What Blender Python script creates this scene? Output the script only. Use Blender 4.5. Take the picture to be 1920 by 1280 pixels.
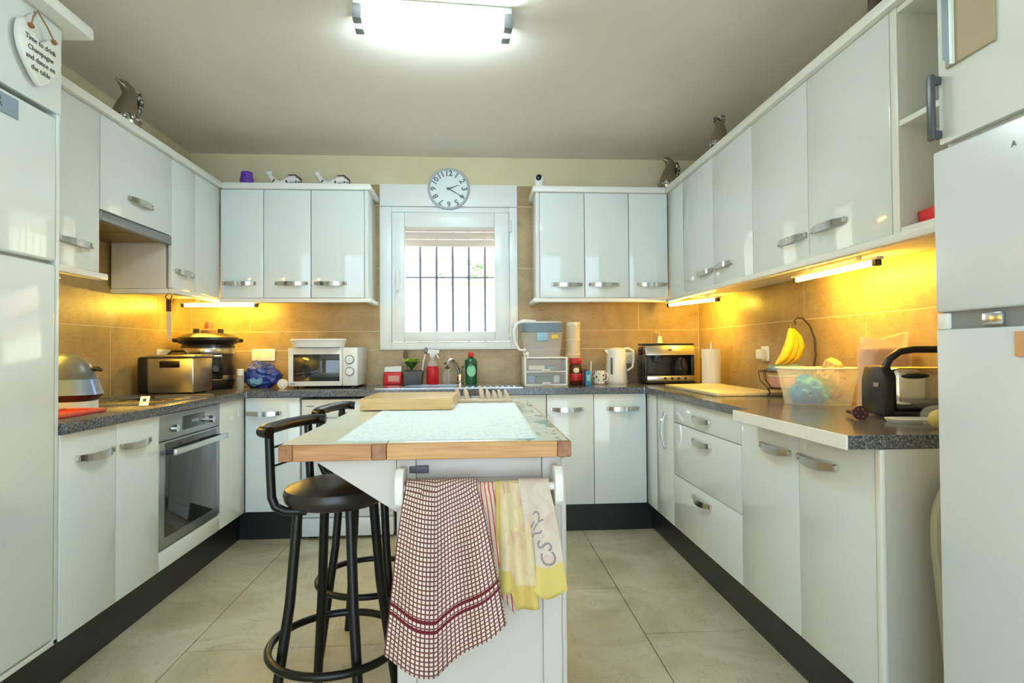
import bpy, bmesh, math, random
from mathutils import Vector, Matrix
random.seed(7)
PI = math.pi
R = math.radians
S = bpy.context.scene
COL = S.collection
for o in list(bpy.data.objects):
    bpy.data.objects.remove(o)

# ------------------------------------------------------------------ camera
FPX, YAW, PITCH, ROLL, CAMH = 1076.6, R(3.6986), R(0.9743), R(-0.4064), 1.1286
fw = Vector((math.sin(YAW) * math.cos(PITCH), math.cos(YAW) * math.cos(PITCH), math.sin(PITCH)))
rt = Vector((math.cos(YAW), -math.sin(YAW), 0))
up = rt.cross(fw)
rt2 = rt * math.cos(ROLL) + up * math.sin(ROLL)
up2 = -rt * math.sin(ROLL) + up * math.cos(ROLL)
cam = bpy.data.objects.new('camera', bpy.data.cameras.new('camera'))
COL.objects.link(cam)
m = Matrix((rt2, up2, -fw)).transposed().to_4x4()
m.translation = (0, 0, CAMH)
cam.matrix_world = m
cam.data.sensor_width = 36.0
cam.data.lens = FPX / 1920 * 36
cam.data.clip_start = 0.05
S.camera = cam

# ------------------------------------------------------------------ world, sun, exposure
W = bpy.data.worlds.new('world')
S.world = W
W.use_nodes = True
bg = W.node_tree.nodes['Background']
bg.inputs[0].default_value = (0.64, 0.83, 1.0, 1)
bg.inputs[1].default_value = 3.1
sun = bpy.data.objects.new('sun', bpy.data.lights.new('sun', 'SUN'))
COL.objects.link(sun)
sun.data.energy = 6.0
sun.data.angle = R(0.6)
sun.data.color = (1.0, 0.95, 0.86)
sun.rotation_euler = (R(28), R(38), 0)
S.view_settings.view_transform = 'Standard'
S.view_settings.look = 'None'
S.view_settings.exposure = 0.9
S.view_settings.gamma = 1.0
S.view_settings.use_curve_mapping = False
TUBE_COOL = 62.0      # ceiling tubes
TUBE_WARM = 92.0      # under-cabinet tubes

# ------------------------------------------------------------------ materials
def lin(c):
    return tuple(((v / 255) / 12.92 if v / 255 <= 0.04045 else ((v / 255 + 0.055) / 1.055) ** 2.4) for v in c) + (1,)

class Mat:
    """small node-graph helper"""
    def __init__(s, name, col=(200, 200, 200), rough=0.5, metal=0.0, **kw):
        s.m = bpy.data.materials.new(name)
        s.m.use_nodes = True
        s.nt = s.m.node_tree
        s.b = s.nt.nodes['Principled BSDF']
        s.b.inputs['Base Color'].default_value = lin(col)
        s.b.inputs['Roughness'].default_value = rough
        s.b.inputs['Metallic'].default_value = metal
        for k, v in kw.items():
            s.b.inputs[k.replace('_', ' ')].default_value = v
    def n(s, t, **kw):
        nd = s.nt.nodes.new(t)
        for k, v in kw.items():
            if k in nd.inputs.keys():
                nd.inputs[k].default_value = v
            else:
                setattr(nd, k, v)
        return nd
    def l(s, a, b):
        s.nt.links.new(a, b)
    def coord(s, kind='Object', scale=(1, 1, 1), rot=(0, 0, 0)):
        c = s.n('ShaderNodeTexCoord')
        mp = s.n('ShaderNodeMapping')
        mp.inputs['Scale'].default_value = scale
        mp.inputs['Rotation'].default_value = rot
        if kind == 'World':
            g = s.n('ShaderNodeNewGeometry')
            s.l(g.outputs['Position'], mp.inputs[0])
        else:
            s.l(c.outputs[kind], mp.inputs[0])
        return mp.outputs[0]
    def ramp(s, fac, stops):
        r = s.n('ShaderNodeValToRGB')
        e = r.color_ramp.elements
        while len(e) < len(stops):
            e.new(0.5)
        for q, (p, c) in zip(e, stops):
            q.position = p
            q.color = lin(c)
        s.l(fac, r.inputs[0])
        return r.outputs[0]
    def noise(s, vec, scale, detail=4, rough=0.55, dist=0.0):
        t = s.n('ShaderNodeTexNoise', Scale=scale, Detail=detail, Roughness=rough, Distortion=dist)
        s.l(vec, t.inputs['Vector'])
        return t.outputs[0]
    def mix(s, fac, a, b, mode='MIX'):
        x = s.n('ShaderNodeMix', data_type='RGBA', blend_type=mode)
        for v, i in ((fac, 0), (a, 6), (b, 7)):
            if isinstance(v, (int, float)):
                x.inputs[i].default_value = v
            elif isinstance(v, tuple):
                x.inputs[i].default_value = lin(v)
            else:
                s.l(v, x.inputs[i])
        return x.outputs[2]
    def math(s, op, a, b=None):
        x = s.n('ShaderNodeMath', operation=op)
        for i, v in enumerate((a, b)):
            if v is None:
                continue
            if isinstance(v, (int, float)):
                x.inputs[i].default_value = v
            else:
                s.l(v, x.inputs[i])
        return x.outputs[0]
    def color(s, sock):
        s.l(sock, s.b.inputs['Base Color'])
        return s
    def bump(s, h, st=0.2, d=0.002):
        b = s.n('ShaderNodeBump', Strength=st, Distance=d)
        s.l(h, b.inputs['Height'])
        s.l(b.outputs[0], s.b.inputs['Normal'])
        return s

MT = {}
def P(name, col, rough=0.5, metal=0.0, **kw):
    MT[name] = Mat(name, col, rough, metal, **kw).m
    return MT[name]

def build_materials():
    # painted lacquer with a very faint waviness so that it does not read as a mirror
    g = Mat('gloss_white', (225, 231, 229), 0.06)
    g.b.inputs['Coat Weight'].default_value = 0.0
    g.b.inputs['Coat Roughness'].default_value = 0.05
    v = g.coord('World', (1, 1, 1))
    g.bump(g.noise(v, 9, 2), 0.05, 0.004)
    MT['gloss_white'] = g.m
    g = Mat('fridge_white', (216, 222, 228), 0.25)
    v = g.coord('World')
    g.bump(g.noise(v, 260, 2), 0.05, 0.001)
    MT['fridge_white'] = g.m
    P('carcass_white', (226, 224, 214), 0.45)
    P('trim_white', (236, 236, 230), 0.3)
    P('panel_grey', (196, 194, 184), 0.5)
    P('island_white', (208, 200, 194), 0.42)
    P('plastic_white', (238, 238, 234), 0.35)
    P('pvc_white', (238, 241, 240), 0.28)
    P('black_plastic', (26, 26, 28), 0.35)
    P('black_metal', (22, 22, 23), 0.3, 0.3)
    P('black_gloss', (14, 14, 15), 0.08)
    P('dark_grey', (70, 72, 76), 0.4)
    P('mid_grey', (128, 132, 136), 0.4)
    P('plinth_black', (20, 20, 20), 0.35)
    P('seat_vinyl', (40, 36, 33), 0.33)
    P('chrome', (225, 222, 216), 0.1, 1.0)
    P('handle_metal', (198, 195, 188), 0.16, 1.0)
    P('steel', (196, 190, 178), 0.28, 1.0)
    P('steel_bright', (215, 218, 220), 0.2, 1.0)
    P('oven_steel', (165, 170, 174), 0.3, 0.85)
    P('oven_glass', (38, 40, 40), 0.06, 0.0, Specular_IOR_Level=0.8)
    P('hood_grey', (132, 136, 138), 0.35, 0.5)
    P('filter_tan', (150, 130, 90), 0.45, 0.6)
    P('red', (176, 26, 30), 0.4)
    P('bright_red', (214, 28, 36), 0.35)
    P('orange_red', (206, 92, 62), 0.45)
    P('blue_box', (50, 140, 196), 0.4)
    P('bag_sky', (58, 160, 232), 0.35)
    P('blue_pale', (150, 195, 220), 0.35)
    P('blue_lid', (104, 126, 142), 0.35)
    P('yellow', (226, 200, 60), 0.5)
    P('lemon', (214, 190, 70), 0.5)
    P('purple', (112, 62, 178), 0.45)
    P('green_bottle', (20, 84, 48), 0.2)
    P('green_label', (130, 205, 160), 0.4)
    P('leaf_green', (158, 204, 52), 0.5)
    P('leaf_dark', (52, 92, 40), 0.5)
    P('pot_grey', (74, 78, 84), 0.55)
    P('coffee_brown', (74, 34, 20), 0.25)
    P('cream', (232, 220, 190), 0.5)
    P('pink_box', (224, 160, 140), 0.5)
    P('burgundy', (72, 16, 24), 0.4)
    P('olive_wood', (92, 84, 52), 0.5)
    P('brown_dark', (70, 48, 36), 0.5)
    P('twine', (150, 118, 82), 0.8)
    P('bead_wood', (150, 92, 56), 0.6)
    P('ink', (70, 78, 78), 0.6)
    P('ink_soft', (146, 142, 138), 0.8)
    P('clock_grey', (96, 106, 114), 0.4)
    P('clock_rim', (178, 186, 192), 0.35)
    P('clock_face', (226, 240, 238), 0.4)
    P('badge', (140, 156, 170), 0.35, 0.3)
    P('peg_wood', (206, 192, 170), 0.5)
    P('grill_metal', (112, 114, 130), 0.5, 0.2)
    P('shelf_inner', (186, 184, 168), 0.5)
    P('strip_green', (40, 64, 54), 0.4)
    P('panel_brown', (168, 150, 118), 0.6)
    P('strip_pale', (214, 226, 216), 0.4)
    P('iron_shell', (84, 90, 98), 0.3)
    P('iron_blue', (138, 160, 190), 0.25, 0.4)
    P('screen', (60, 66, 66), 0.15)
    P('ceramic_white', (228, 228, 220), 0.4)
    P('bread', (216, 160, 110), 0.7)
    P('bag_blue', (44, 66, 150), 0.3)
    P('bag_teal', (86, 138, 170), 0.3)
    P('render_cream', (240, 230, 204), 0.8)
    P('shutter_beige', (240, 222, 208), 0.6)
    P('render_white', (240, 238, 232), 0.8)
    P('terracotta', (216, 160, 132), 0.8)
    P('paving', (190, 180, 165), 0.85)
    P('foliage', (176, 196, 158), 0.7)
    P('ironing', (190, 184, 164), 0.7)
    # clear plastics and glass
    P('clear_plastic', (232, 238, 242), 0.12, 0.0, Alpha=0.18)
    P('frosted_plastic', (240, 242, 244), 0.25, 0.0, Alpha=0.24)
    P('bag_clear', (250, 240, 236), 0.15, 0.0, Alpha=0.35)
    P('pink_liquid', (214, 40, 54), 0.2, 0.0, Transmission_Weight=0.2, IOR=1.3)
    P('carafe_glass', (60, 60, 58), 0.05, 0.0, Transmission_Weight=0.6, IOR=1.3)
    P('pane_glass', (255, 255, 255), 0.0, 0.0, Transmission_Weight=1.0, IOR=1.02)
    P('jar_beige', (230, 212, 178), 0.3, 0.0, Alpha=0.8)
    # light sources
    for nm, c, st in (('tube_cool', (0.74, 0.95, 1.0), TUBE_COOL), ('tube_warm', (1.0, 0.62, 0.06), TUBE_WARM)):
        q = Mat(nm, (255, 255, 255), 0.4)
        q.b.inputs['Emission Color'].default_value = c + (1,)
        q.b.inputs['Emission Strength'].default_value = st
        MT[nm] = q.m
    # walls and ceiling
    q = Mat('wall_paint', (214, 202, 160), 0.8)
    v = q.coord('World')
    q.color(q.ramp(q.noise(v, 2.2, 3), [(0.3, (214, 202, 164)), (0.7, (226, 214, 178))]))
    q.bump(q.noise(v, 90, 3), 0.12, 0.002)
    MT['wall_paint'] = q.m
    q = Mat('ceiling_paint', (224, 217, 208), 0.85)
    v = q.coord('World')
    q.color(q.ramp(q.noise(v, 1.3, 4), [(0.3, (232, 224, 214)), (0.7, (238, 231, 222))]))
    q.bump(q.noise(v, 45, 4), 0.15, 0.003)
    MT['ceiling_paint'] = q.m
    # tiles
    q = Mat('wall_tile', (170, 140, 90), 0.34)
    v = q.coord('World')
    a = q.noise(v, 3.2, 6, 0.6, 0.6)
    b = q.noise(q.coord('World', (1, 1, 3.2)), 5.0, 5, 0.65, 1.2)
    vein = q.math('LESS_THAN', q.math('ABSOLUTE', q.math('SUBTRACT', b, 0.5)), 0.006)
    c = q.ramp(a, [(0.3, (150, 124, 82)), (0.5, (170, 144, 98)), (0.72, (186, 162, 118))])
    q.color(q.mix(q.math('MULTIPLY', vein, 0.55), c, (110, 84, 50)))
    q.bump(a, 0.25, 0.004)
    MT['wall_tile'] = q.m
    q = Mat('grout', (226, 212, 178), 0.8)
    MT['grout'] = q.m
    q = Mat('floor_tile', (170, 166, 140), 0.34)
    v = q.coord('World')
    a = q.noise(v, 2.6, 8, 0.62, 0.9)
    b = q.noise(v, 3.3, 5, 0.6, 1.6)
    vein = q.math('LESS_THAN', q.math('ABSOLUTE', q.math('SUBTRACT', b, 0.5)), 0.005)
    c = q.ramp(a, [(0.28, (158, 148, 114)), (0.46, (186, 178, 146)), (0.62, (202, 195, 168)), (0.8, (214, 209, 190))])
    q.color(q.mix(q.math('MULTIPLY', vein, 0.45), c, (138, 128, 100)))
    q.bump(a, 0.2, 0.004)
    MT['floor_tile'] = q.m
    MT['floor_grout'] = Mat('floor_grout', (104, 96, 76), 0.85).m
    # granite worktop
    q = Mat('granite', (84, 84, 88), 0.16)
    v = q.coord('World')
    a = q.noise(v, 190, 4, 0.7)
    q.color(q.ramp(a, [(0.36, (34, 36, 40)), (0.48, (82, 84, 88)), (0.58, (112, 112, 114)), (0.68, (160, 158, 154))]))
    MT['granite'] = q.m
    # woods
    def wood(name, c0, c1, c2, axis=(1, 14, 14), rough=0.4):
        q = Mat(name, c1, rough)
        v = q.coord('World', axis)
        a = q.noise(v, 6, 6, 0.6, 0.8)
        q.color(q.ramp(a, [(0.25, c0), (0.5, c1), (0.78, c2)]))
        q.bump(a, 0.1, 0.001)
        MT[name] = q.m
    wood('oak', (150, 98, 52), (186, 130, 78), (206, 156, 102))
    wood('oak_light', (176, 122, 60), (202, 150, 86), (216, 170, 108))
    wood('oak_end', (120, 74, 40), (152, 100, 60), (172, 122, 78), (8, 8, 8))
    wood('board_wood', (206, 164, 98), (224, 184, 118), (236, 200, 138), rough=0.16)
    wood('board_pale', (206, 186, 130), (226, 208, 156), (236, 222, 178), (10, 1.5, 10))
    # island tiles: pale sage with leafy dark strokes
    q = Mat('sage_tile', (206, 214, 190), 0.14)
    v = q.coord('World')
    a = q.noise(v, 7, 4, 0.6, 0.5)
    q.color(q.ramp(a, [(0.3, (218, 226, 204)), (0.7, (232, 236, 222))]))
    MT['sage_tile'] = q.m
    q = Mat('leaf_tile', (214, 222, 206), 0.14)
    v = q.coord('World', (1, 0.5, 1), (0, 0, 0.6))
    a = q.noise(v, 22, 2, 0.5, 1.5)
    q.color(q.ramp(a, [(0.36, (140, 170, 150)), (0.44, (220, 230, 220)), (0.7, (236, 240, 232))]))
    MT['leaf_tile'] = q.m
    q = Mat('lace_mat', (208, 232, 238), 0.75)
    v = q.coord('World')
    a = q.noise(v, 60, 3, 0.6, 2.0)
    q.color(q.ramp(a, [(0.36, (196, 226, 240)), (0.48, (228, 245, 250)), (0.7, (242, 250, 252))]))
    q.bump(a, 0.5, 0.002)
    MT['lace_mat'] = q.m
    # towels (UV = metres along and down the cloth)
    q = Mat('check_cloth', (200, 180, 168), 0.9)
    c = q.n('ShaderNodeTexCoord')
    sx = q.n('ShaderNodeSeparateXYZ')
    q.l(c.outputs['UV'], sx.inputs[0])
    def line(sock, period, width):
        return q.math('LESS_THAN', q.math('FRACT', q.math('DIVIDE', sock, period)), width)
    u1 = line(sx.outputs[0], 0.0098, 0.34)
    v1 = line(sx.outputs[1], 0.0098, 0.34)
    grid = q.math('MAXIMUM', u1, v1)
    band = q.math('MAXIMUM',
                  q.math('LESS_THAN', q.math('ABSOLUTE', q.math('SUBTRACT', sx.outputs[1], 0.332)), 0.004),
                  q.math('LESS_THAN', q.math('ABSOLUTE', q.math('SUBTRACT', sx.outputs[1], 0.352)), 0.004))
    cc = q.mix(grid, (232, 214, 204), (112, 66, 64))
    cc = q.mix(band, cc, (104, 22, 34))
    q.color(cc)
    q.bump(q.noise(q.coord('UV', (1, 1, 1)), 700, 2), 0.4, 0.001)
    MT['check_cloth'] = q.m
    q = Mat('stripe_cloth', (214, 190, 170), 0.9)
    c = q.n('ShaderNodeTexCoord')
    sx = q.n('ShaderNodeSeparateXYZ')
    q.l(c.outputs['UV'], sx.inputs[0])
    st = q.math('LESS_THAN', q.math('FRACT', q.math('DIVIDE', sx.outputs[0], 0.016)), 0.28)
    q.color(q.mix(st, (218, 196, 178), (196, 66, 60)))
    MT['stripe_cloth'] = q.m
    def hem_cloth(name, base, hem, blot, length, hemw, side):
        q = Mat(name, base, 0.9)
        c = q.n('ShaderNodeTexCoord')
        sx = q.n('ShaderNodeSeparateXYZ')
        q.l(c.outputs['UV'], sx.inputs[0])
        h = q.math('GREATER_THAN', sx.outputs[1], length - hemw)
        if side:
            h = q.math('MAXIMUM', h, q.math('LESS_THAN', sx.outputs[0], side))
        nz = q.noise(c.outputs['UV'], 28, 3, 0.6, 1.0)
        body = q.ramp(nz, [(0.35, blot), (0.5, base), (0.8, base)])
        q.color(q.mix(h, body, hem))
        q.bump(q.noise(c.outputs['UV'], 600, 2), 0.4, 0.001)
        MT[name] = q.m
    hem_cloth('yellow_cloth', (218, 202, 160), (208, 184, 104), (216, 180, 156), 0.255, 0.03, 0.022)
    hem_cloth('beige_cloth', (212, 198, 184), (216, 194, 112), (206, 182, 170), 0.272, 0.042, 0)
    # mosaics and spots
    q = Mat('silver_mosaic', (150, 140, 122), 0.22, 0.75)
    v = q.coord('Object')
    vo = q.n('ShaderNodeTexVoronoi', Scale=55.0)
    q.l(v, vo.inputs['Vector'])
    q.bump(vo.outputs['Distance'], 0.3, 0.003)
    MT['silver_mosaic'] = q.m
    q = Mat('mirror_mosaic', (220, 216, 206), 0.2, 0.5)
    v = q.coord('Object')
    vo = q.n('ShaderNodeTexVoronoi', Scale=70.0)
    q.l(v, vo.inputs['Vector'])
    q.color(q.ramp(vo.outputs['Distance'], [(0.12, (236, 232, 222)), (0.4, (196, 190, 178)), (0.62, (80, 76, 68))]))
    MT['mirror_mosaic'] = q.m
    q = Mat('cow_spots', (232, 228, 218), 0.3)
    v = q.coord('Object')
    vo = q.n('ShaderNodeTexVoronoi', Scale=48.0)
    q.l(v, vo.inputs['Vector'])
    q.color(q.ramp(vo.outputs['Distance'], [(0.27, (40, 36, 34)), (0.36, (230, 226, 216)), (1.0, (236, 232, 224))]))
    MT['cow_spots'] = q.m
    q = Mat('banana_skin', (234, 196, 32), 0.5)
    v = q.coord('Object')
    q.color(q.ramp(q.noise(v, 14, 4), [(0.3, (222, 174, 20)), (0.7, (240, 210, 50))]))
    MT['banana_skin'] = q.m
    q = Mat('roof_tiles', (200, 140, 112), 0.85)
    v = q.coord('World', (1, 1, 1))
    wv = q.n('ShaderNodeTexWave', Scale=2.2, Distortion=0.5)
    q.l(v, wv.inputs['Vector'])
    q.color(q.ramp(wv.outputs[0], [(0.2, (216, 178, 164)), (0.8, (236, 208, 194))]))
    MT['roof_tiles'] = q.m
    q = Mat('paper_roll', (238, 236, 226), 0.9)
    q.bump(q.noise(q.coord('Object'), 120, 2), 0.3, 0.002)
    MT['paper_roll'] = q.m
    q = Mat('shavings', (226, 190, 118), 0.8)
    q.color(q.ramp(q.noise(q.coord('Object'), 40, 3), [(0.3, (196, 150, 80)), (0.7, (240, 212, 150))]))
    MT['shavings'] = q.m
build_materials()

# ------------------------------------------------------------------ mesh helpers
class B:
    def __init__(s):
        s.bm = bmesh.new()
    def box(s, x0, x1, y0, y1, z0, z1, bev=0.0, seg=2):
        t = bmesh.new()
        v = [t.verts.new(p) for p in ((x0, y0, z0), (x1, y0, z0), (x1, y1, z0), (x0, y1, z0), (x0, y0, z1), (x1, y0, z1), (x1, y1, z1), (x0, y1, z1))]
        for f in ((0, 3, 2, 1), (4, 5, 6, 7), (0, 1, 5, 4), (1, 2, 6, 5), (2, 3, 7, 6), (3, 0, 4, 7)):
            t.faces.new([v[i] for i in f])
        if bev > 0:
            bmesh.ops.bevel(t, geom=t.edges[:], offset=bev, segments=seg, affect='EDGES', profile=0.5)
        return s.merge(t)
    def merge(s, t, M=None):
        if M is not None:
            bmesh.ops.transform(t, matrix=M, verts=t.verts)
        mp = {v: s.bm.verts.new(v.co) for v in t.verts}
        for f in t.faces:
            try:
                s.bm.faces.new([mp[v] for v in f.verts])
            except ValueError:
                pass
        t.free()
        return s
    def prism(s, poly, axis, lo, hi, bev=0.0, seg=2):
        t = bmesh.new()
        def p3(a, b, c):
            return {'x': (c, a, b), 'y': (a, c, b), 'z': (a, b, c)}[axis]
        A = [t.verts.new(p3(a, b, lo)) for a, b in poly]
        Z = [t.verts.new(p3(a, b, hi)) for a, b in poly]
        t.faces.new(A)
        t.faces.new(Z)
        n = len(poly)
        for i in range(n):
            t.faces.new((A[i], A[(i + 1) % n], Z[(i + 1) % n], Z[i]))
        bmesh.ops.recalc_face_normals(t, faces=t.faces)
        if bev > 0:
            bmesh.ops.bevel(t, geom=t.edges[:], offset=bev, segments=seg, affect='EDGES', profile=0.5)
        return s.merge(t)
    def cyl(s, p0, p1, r0, r1=None, n=16):
        return s.tube([p0, p1], [r0, r0 if r1 is None else r1], n)
    def tube(s, pts, r, n=8, closed=False, sq=(1, 1)):
        pts = [Vector(p) for p in pts]
        k = len(pts)
        rs = r if isinstance(r, (list, tuple)) else [r] * k
        T = []
        for i in range(k):
            a = pts[(i - 1) % k] if (closed or i > 0) else pts[i]
            b = pts[(i + 1) % k] if (closed or i < k - 1) else pts[i]
            T.append((b - a).normalized())
        nrm = T[0].orthogonal().normalized()
        if abs(T[0].z) < 0.9:
            nrm = (Vector((0, 0, 1)) - T[0] * T[0].z).normalized()
        rings = []
        for i in range(k):
            nrm = (nrm - T[i] * nrm.dot(T[i]))
            nrm = nrm.normalized() if nrm.length > 1e-6 else T[i].orthogonal().normalized()
            bn = T[i].cross(nrm)
            rings.append([s.bm.verts.new(pts[i] + (nrm * math.cos(2 * PI * j / n) * sq[0] + bn * math.sin(2 * PI * j / n) * sq[1]) * rs[i]) for j in range(n)])
        for i in range(k if closed else k - 1):
            a, b = rings[i], rings[(i + 1) % k]
            for j in range(n):
                s.bm.faces.new((a[j], a[(j + 1) % n], b[(j + 1) % n], b[j]))
        if not closed:
            s.bm.faces.new(rings[0][::-1])
            s.bm.faces.new(rings[-1])
        return s
    def lathe(s, prof, c=(0, 0, 0), n=24, sx=1.0, sy=1.0):
        rings = []
        for r, z in prof:
            rings.append([s.bm.verts.new((c[0] + r * sx * math.cos(2 * PI * j / n), c[1] + r * sy * math.sin(2 * PI * j / n), c[2] + z)) for j in range(n)])
        for a, b in zip(rings, rings[1:]):
            for j in range(n):
                s.bm.faces.new((a[j], a[(j + 1) % n], b[(j + 1) % n], b[j]))
        s.bm.faces.new(rings[0][::-1])
        s.bm.faces.new(rings[-1])
        return s
    def ell(s, c, r, n=16, m=10):
        if isinstance(r, (int, float)):
            r = (r, r, r)
        t = bmesh.new()
        bmesh.ops.create_uvsphere(t, u_segments=n, v_segments=m, radius=1)
        return s.merge(t, Matrix.Translation(c) @ Matrix.Diagonal((r[0], r[1], r[2], 1)))
    def grid(s, f, nu, nv, uv=None):
        V = [[s.bm.verts.new(f(i / nu, j / nv)) for i in range(nu + 1)] for j in range(nv + 1)]
        ul = s.bm.loops.layers.uv.verify() if uv else None
        for j in range(nv):
            for i in range(nu):
                fc = s.bm.faces.new((V[j][i], V[j][i + 1], V[j + 1][i + 1], V[j + 1][i]))
                if uv:
                    for lp, (a, b) in zip(fc.loops, ((i, j), (i + 1, j), (i + 1, j + 1), (i, j + 1))):
                        lp[ul].uv = uv(a / nu, b / nv)
        return s
    def jit(s, amt, freq=20.0, seed=0):
        from mathutils import noise as nz
        for v in s.bm.verts:
            q = nz.noise_vector(v.co * freq + Vector((seed, seed * 2.3, seed * 1.7)))
            v.co += q * amt
        return s
    def mesh(s, name, mat, smooth=True, fix=True):
        if fix:
            bmesh.ops.recalc_face_normals(s.bm, faces=s.bm.faces)
        me = bpy.data.meshes.new(name)
        s.bm.to_mesh(me)
        s.bm.free()
        if mat:
            me.materials.append(MT[mat])
        if smooth:
            me.polygons.foreach_set('use_smooth', [True] * len(me.polygons))
            me.set_sharp_from_angle(angle=R(38))
        return me
    def obj(s, name, mat, parent=None, smooth=True, **kw):
        return link(name, s.mesh(name, mat, smooth), parent, **kw)

def link(name, data, parent=None, loc=None, rot=None, label=None, kind=None):
    o = bpy.data.objects.new(name, data)
    COL.objects.link(o)
    if parent is not None:
        o.parent = parent
    if loc is not None:
        o.location = loc
    if rot is not None:
        o.rotation_euler = rot
    if label:
        o['label'] = label
    if kind:
        o['kind'] = kind
    return o

def thing(name, label, cat, loc=(0, 0, 0), rz=0.0, group=None):
    o = link(name, None, None, loc, (0, 0, rz))
    o.empty_display_size = 0.05
    o['label'] = label
    o['category'] = cat
    if group:
        o['group'] = group
    return o

def solo(b, name, mat, label, cat, loc=(0, 0, 0), rz=0.0, group=None, smooth=True, rot=None):
    o = b.obj(name, mat, None, smooth, loc=loc, rot=rot or (0, 0, rz))
    o['label'] = label
    o['category'] = cat
    if group:
        o['group'] = group
    return o

def struct(b, name, mat, parent=None, label=None):
    o = b.obj(name, mat, parent, False)
    if parent is None:
        o['kind'] = 'structure'
        if label:
            o['label'] = label
            o['category'] = name.split('_')[0]
    return o

def text_mesh(txt, size, align='CENTER', depth=0.0006, bold=0.0):
    c = bpy.data.curves.new('lettering', 'FONT')
    c.body = txt
    c.size = size
    c.align_x = align
    c.align_y = 'CENTER'
    c.extrude = depth
    c.offset = bold
    c.resolution_u = 3
    t = bpy.data.objects.new('tmp', c)
    COL.objects.link(t)
    bpy.context.view_layer.update()
    me = bpy.data.meshes.new_from_object(t.evaluated_get(bpy.context.evaluated_depsgraph_get()))
    bpy.data.objects.remove(t)
    return me

def lettering(txt, size, parent, loc, rot, mat='ink', name='lettering', bold=0.0):
    me = text_mesh(txt, size, bold=bold)
    me.materials.clear()
    me.materials.append(MT[mat])
    return link(name, me, parent, loc, rot)

# ------------------------------------------------------------------ dimensions of the room
XL, XR, YB, ZC = -1.966, 1.644, 4.113, 2.522
XLb, XRb, YBb = -1.376, 1.069, 3.534       # base door faces
XLu, XRu, YBu = -1.630, 1.305, 3.788       # wall-unit door faces
ZW = 0.90                                  # worktop top
UT, UB = 2.185, 1.482                      # wall-unit doors
YR = -2.4                                  # wall behind the camera
LEFT, BACK, RIGHT = R(90), 0.0, R(-90)

# ------------------------------------------------------------------ structure
fl = struct(B().box(XL, XR, YR, YB, -0.12, -0.004), 'floor', 'floor_grout', label='stone tiled kitchen floor with dark joints')
cols = [(XL, -1.103, 2.715), (-1.103, -0.217, 2.27), (-0.217, 0.669, 2.715), (0.669, XR, 2.27)]
for a, b_, j0 in cols:
    y = j0 - 1.035 * 6
    while y < YB:
        y0, y1 = max(y, YR), min(y + 1.035, YB)
        if y1 - y0 > 0.05:
            B().box(a + 0.002, b_ - 0.002, y0 + 0.002, y1 - 0.002, -0.012, 0.0, 0.0012, 1).obj('floor_tile', 'floor_tile', fl, False)
        y += 1.035
struct(B().box(XL - 0.2, XR + 0.2, YR - 0.2, YB + 0.2, ZC, ZC + 0.2), 'ceiling', 'ceiling_paint', label='plastered off-white kitchen ceiling')
wl = struct(B().box(XL - 0.2, XL, YR - 0.2, YB + 0.2, -0.12, ZC), 'wall_left', 'wall_paint', label='cream wall behind the oven run')
wr = struct(B().box(XR, XR + 0.2, YR - 0.2, YB + 0.2, -0.12, ZC), 'wall_right', 'wall_paint', label='cream wall behind the right cabinets')
WX0, WX1, WZ0, WZ1 = -0.666, 0.308, 1.144, 2.318      # window opening with shutter box
b = B()
b.box(XL, WX0, YB, YB + 0.2, -0.12, ZC).box(WX1, XR, YB, YB + 0.2, -0.12, ZC)
b.box(WX0, WX1, YB, YB + 0.2, -0.12, WZ0).box(WX0, WX1, YB, YB + 0.2, WZ1, ZC)
wb = struct(b, 'wall_back', 'wall_paint', label='cream wall around the kitchen window')
# wall behind the camera with a wide open terrace doorway
b = B()
b.box(XL, -1.55, YR - 0.2, YR, -0.12, ZC).box(1.35, XR, YR - 0.2, YR, -0.12, ZC).box(-1.55, 1.35, YR - 0.2, YR, 2.3, ZC)
struct(b, 'wall_front', 'wall_paint', label='cream wall with terrace doorway behind the viewer')

# wall tiles: 0.446 rows, 0.917 long, running bond, proud of a grout bed
TH = 0.009
def tiles(parent, rows, joints_of, lo, hi, mk, cut=None):
    for ri, (z0, z1) in enumerate(rows):
        j = joints_of(ri)
        x = j - 0.917 * 8
        while x < hi:
            a, c = max(x, lo), min(x + 0.917, hi)
            if c - a > 0.02:
                segs = [(a, c)]
                if cut and z1 > cut[2] + 0.001 and z0 < cut[3] - 0.001:
                    segs = [(p, q) for p, q in ((a, min(c, cut[0])), (max(a, cut[1]), c)) if q - p > 0.02]
                    zz1 = z1
                for p, q in segs:
                    mk(p + 0.002, q - 0.002, z0 + 0.002, z1 - 0.002).obj('wall_tile', 'wall_tile', parent, False)
            x += 0.917
rows_b = [(0.85, 1.144), (1.144, 1.276), (1.276, 1.722), (1.722, 2.168), (2.168, 2.318)]
ph_b = [-1.561 + 0.4585, -1.561 + 0.4585, -1.561, -1.561 + 0.4585, -1.561]
tiles(wb, rows_b, lambda i: ph_b[i], XL + TH, XR - TH, lambda a, c, z0, z1: B().box(a, c, YB - TH, YB + 0.001, z0, z1, 0.001, 1), (WX0, WX1, WZ0, WZ1))
B().box(XL + 0.003, WX0, YB - TH + 0.0015, YB + 0.001, 0.85, 2.316).box(WX1, XR - 0.003, YB - TH + 0.0015, YB + 0.001, 0.85, 2.316).box(WX0, WX1, YB - TH + 0.0015, YB + 0.001, 0.85, WZ0).obj('grout_bed', 'grout', wb, False)
rows_s = [(0.85, 1.276), (1.276, 1.722)]
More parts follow.
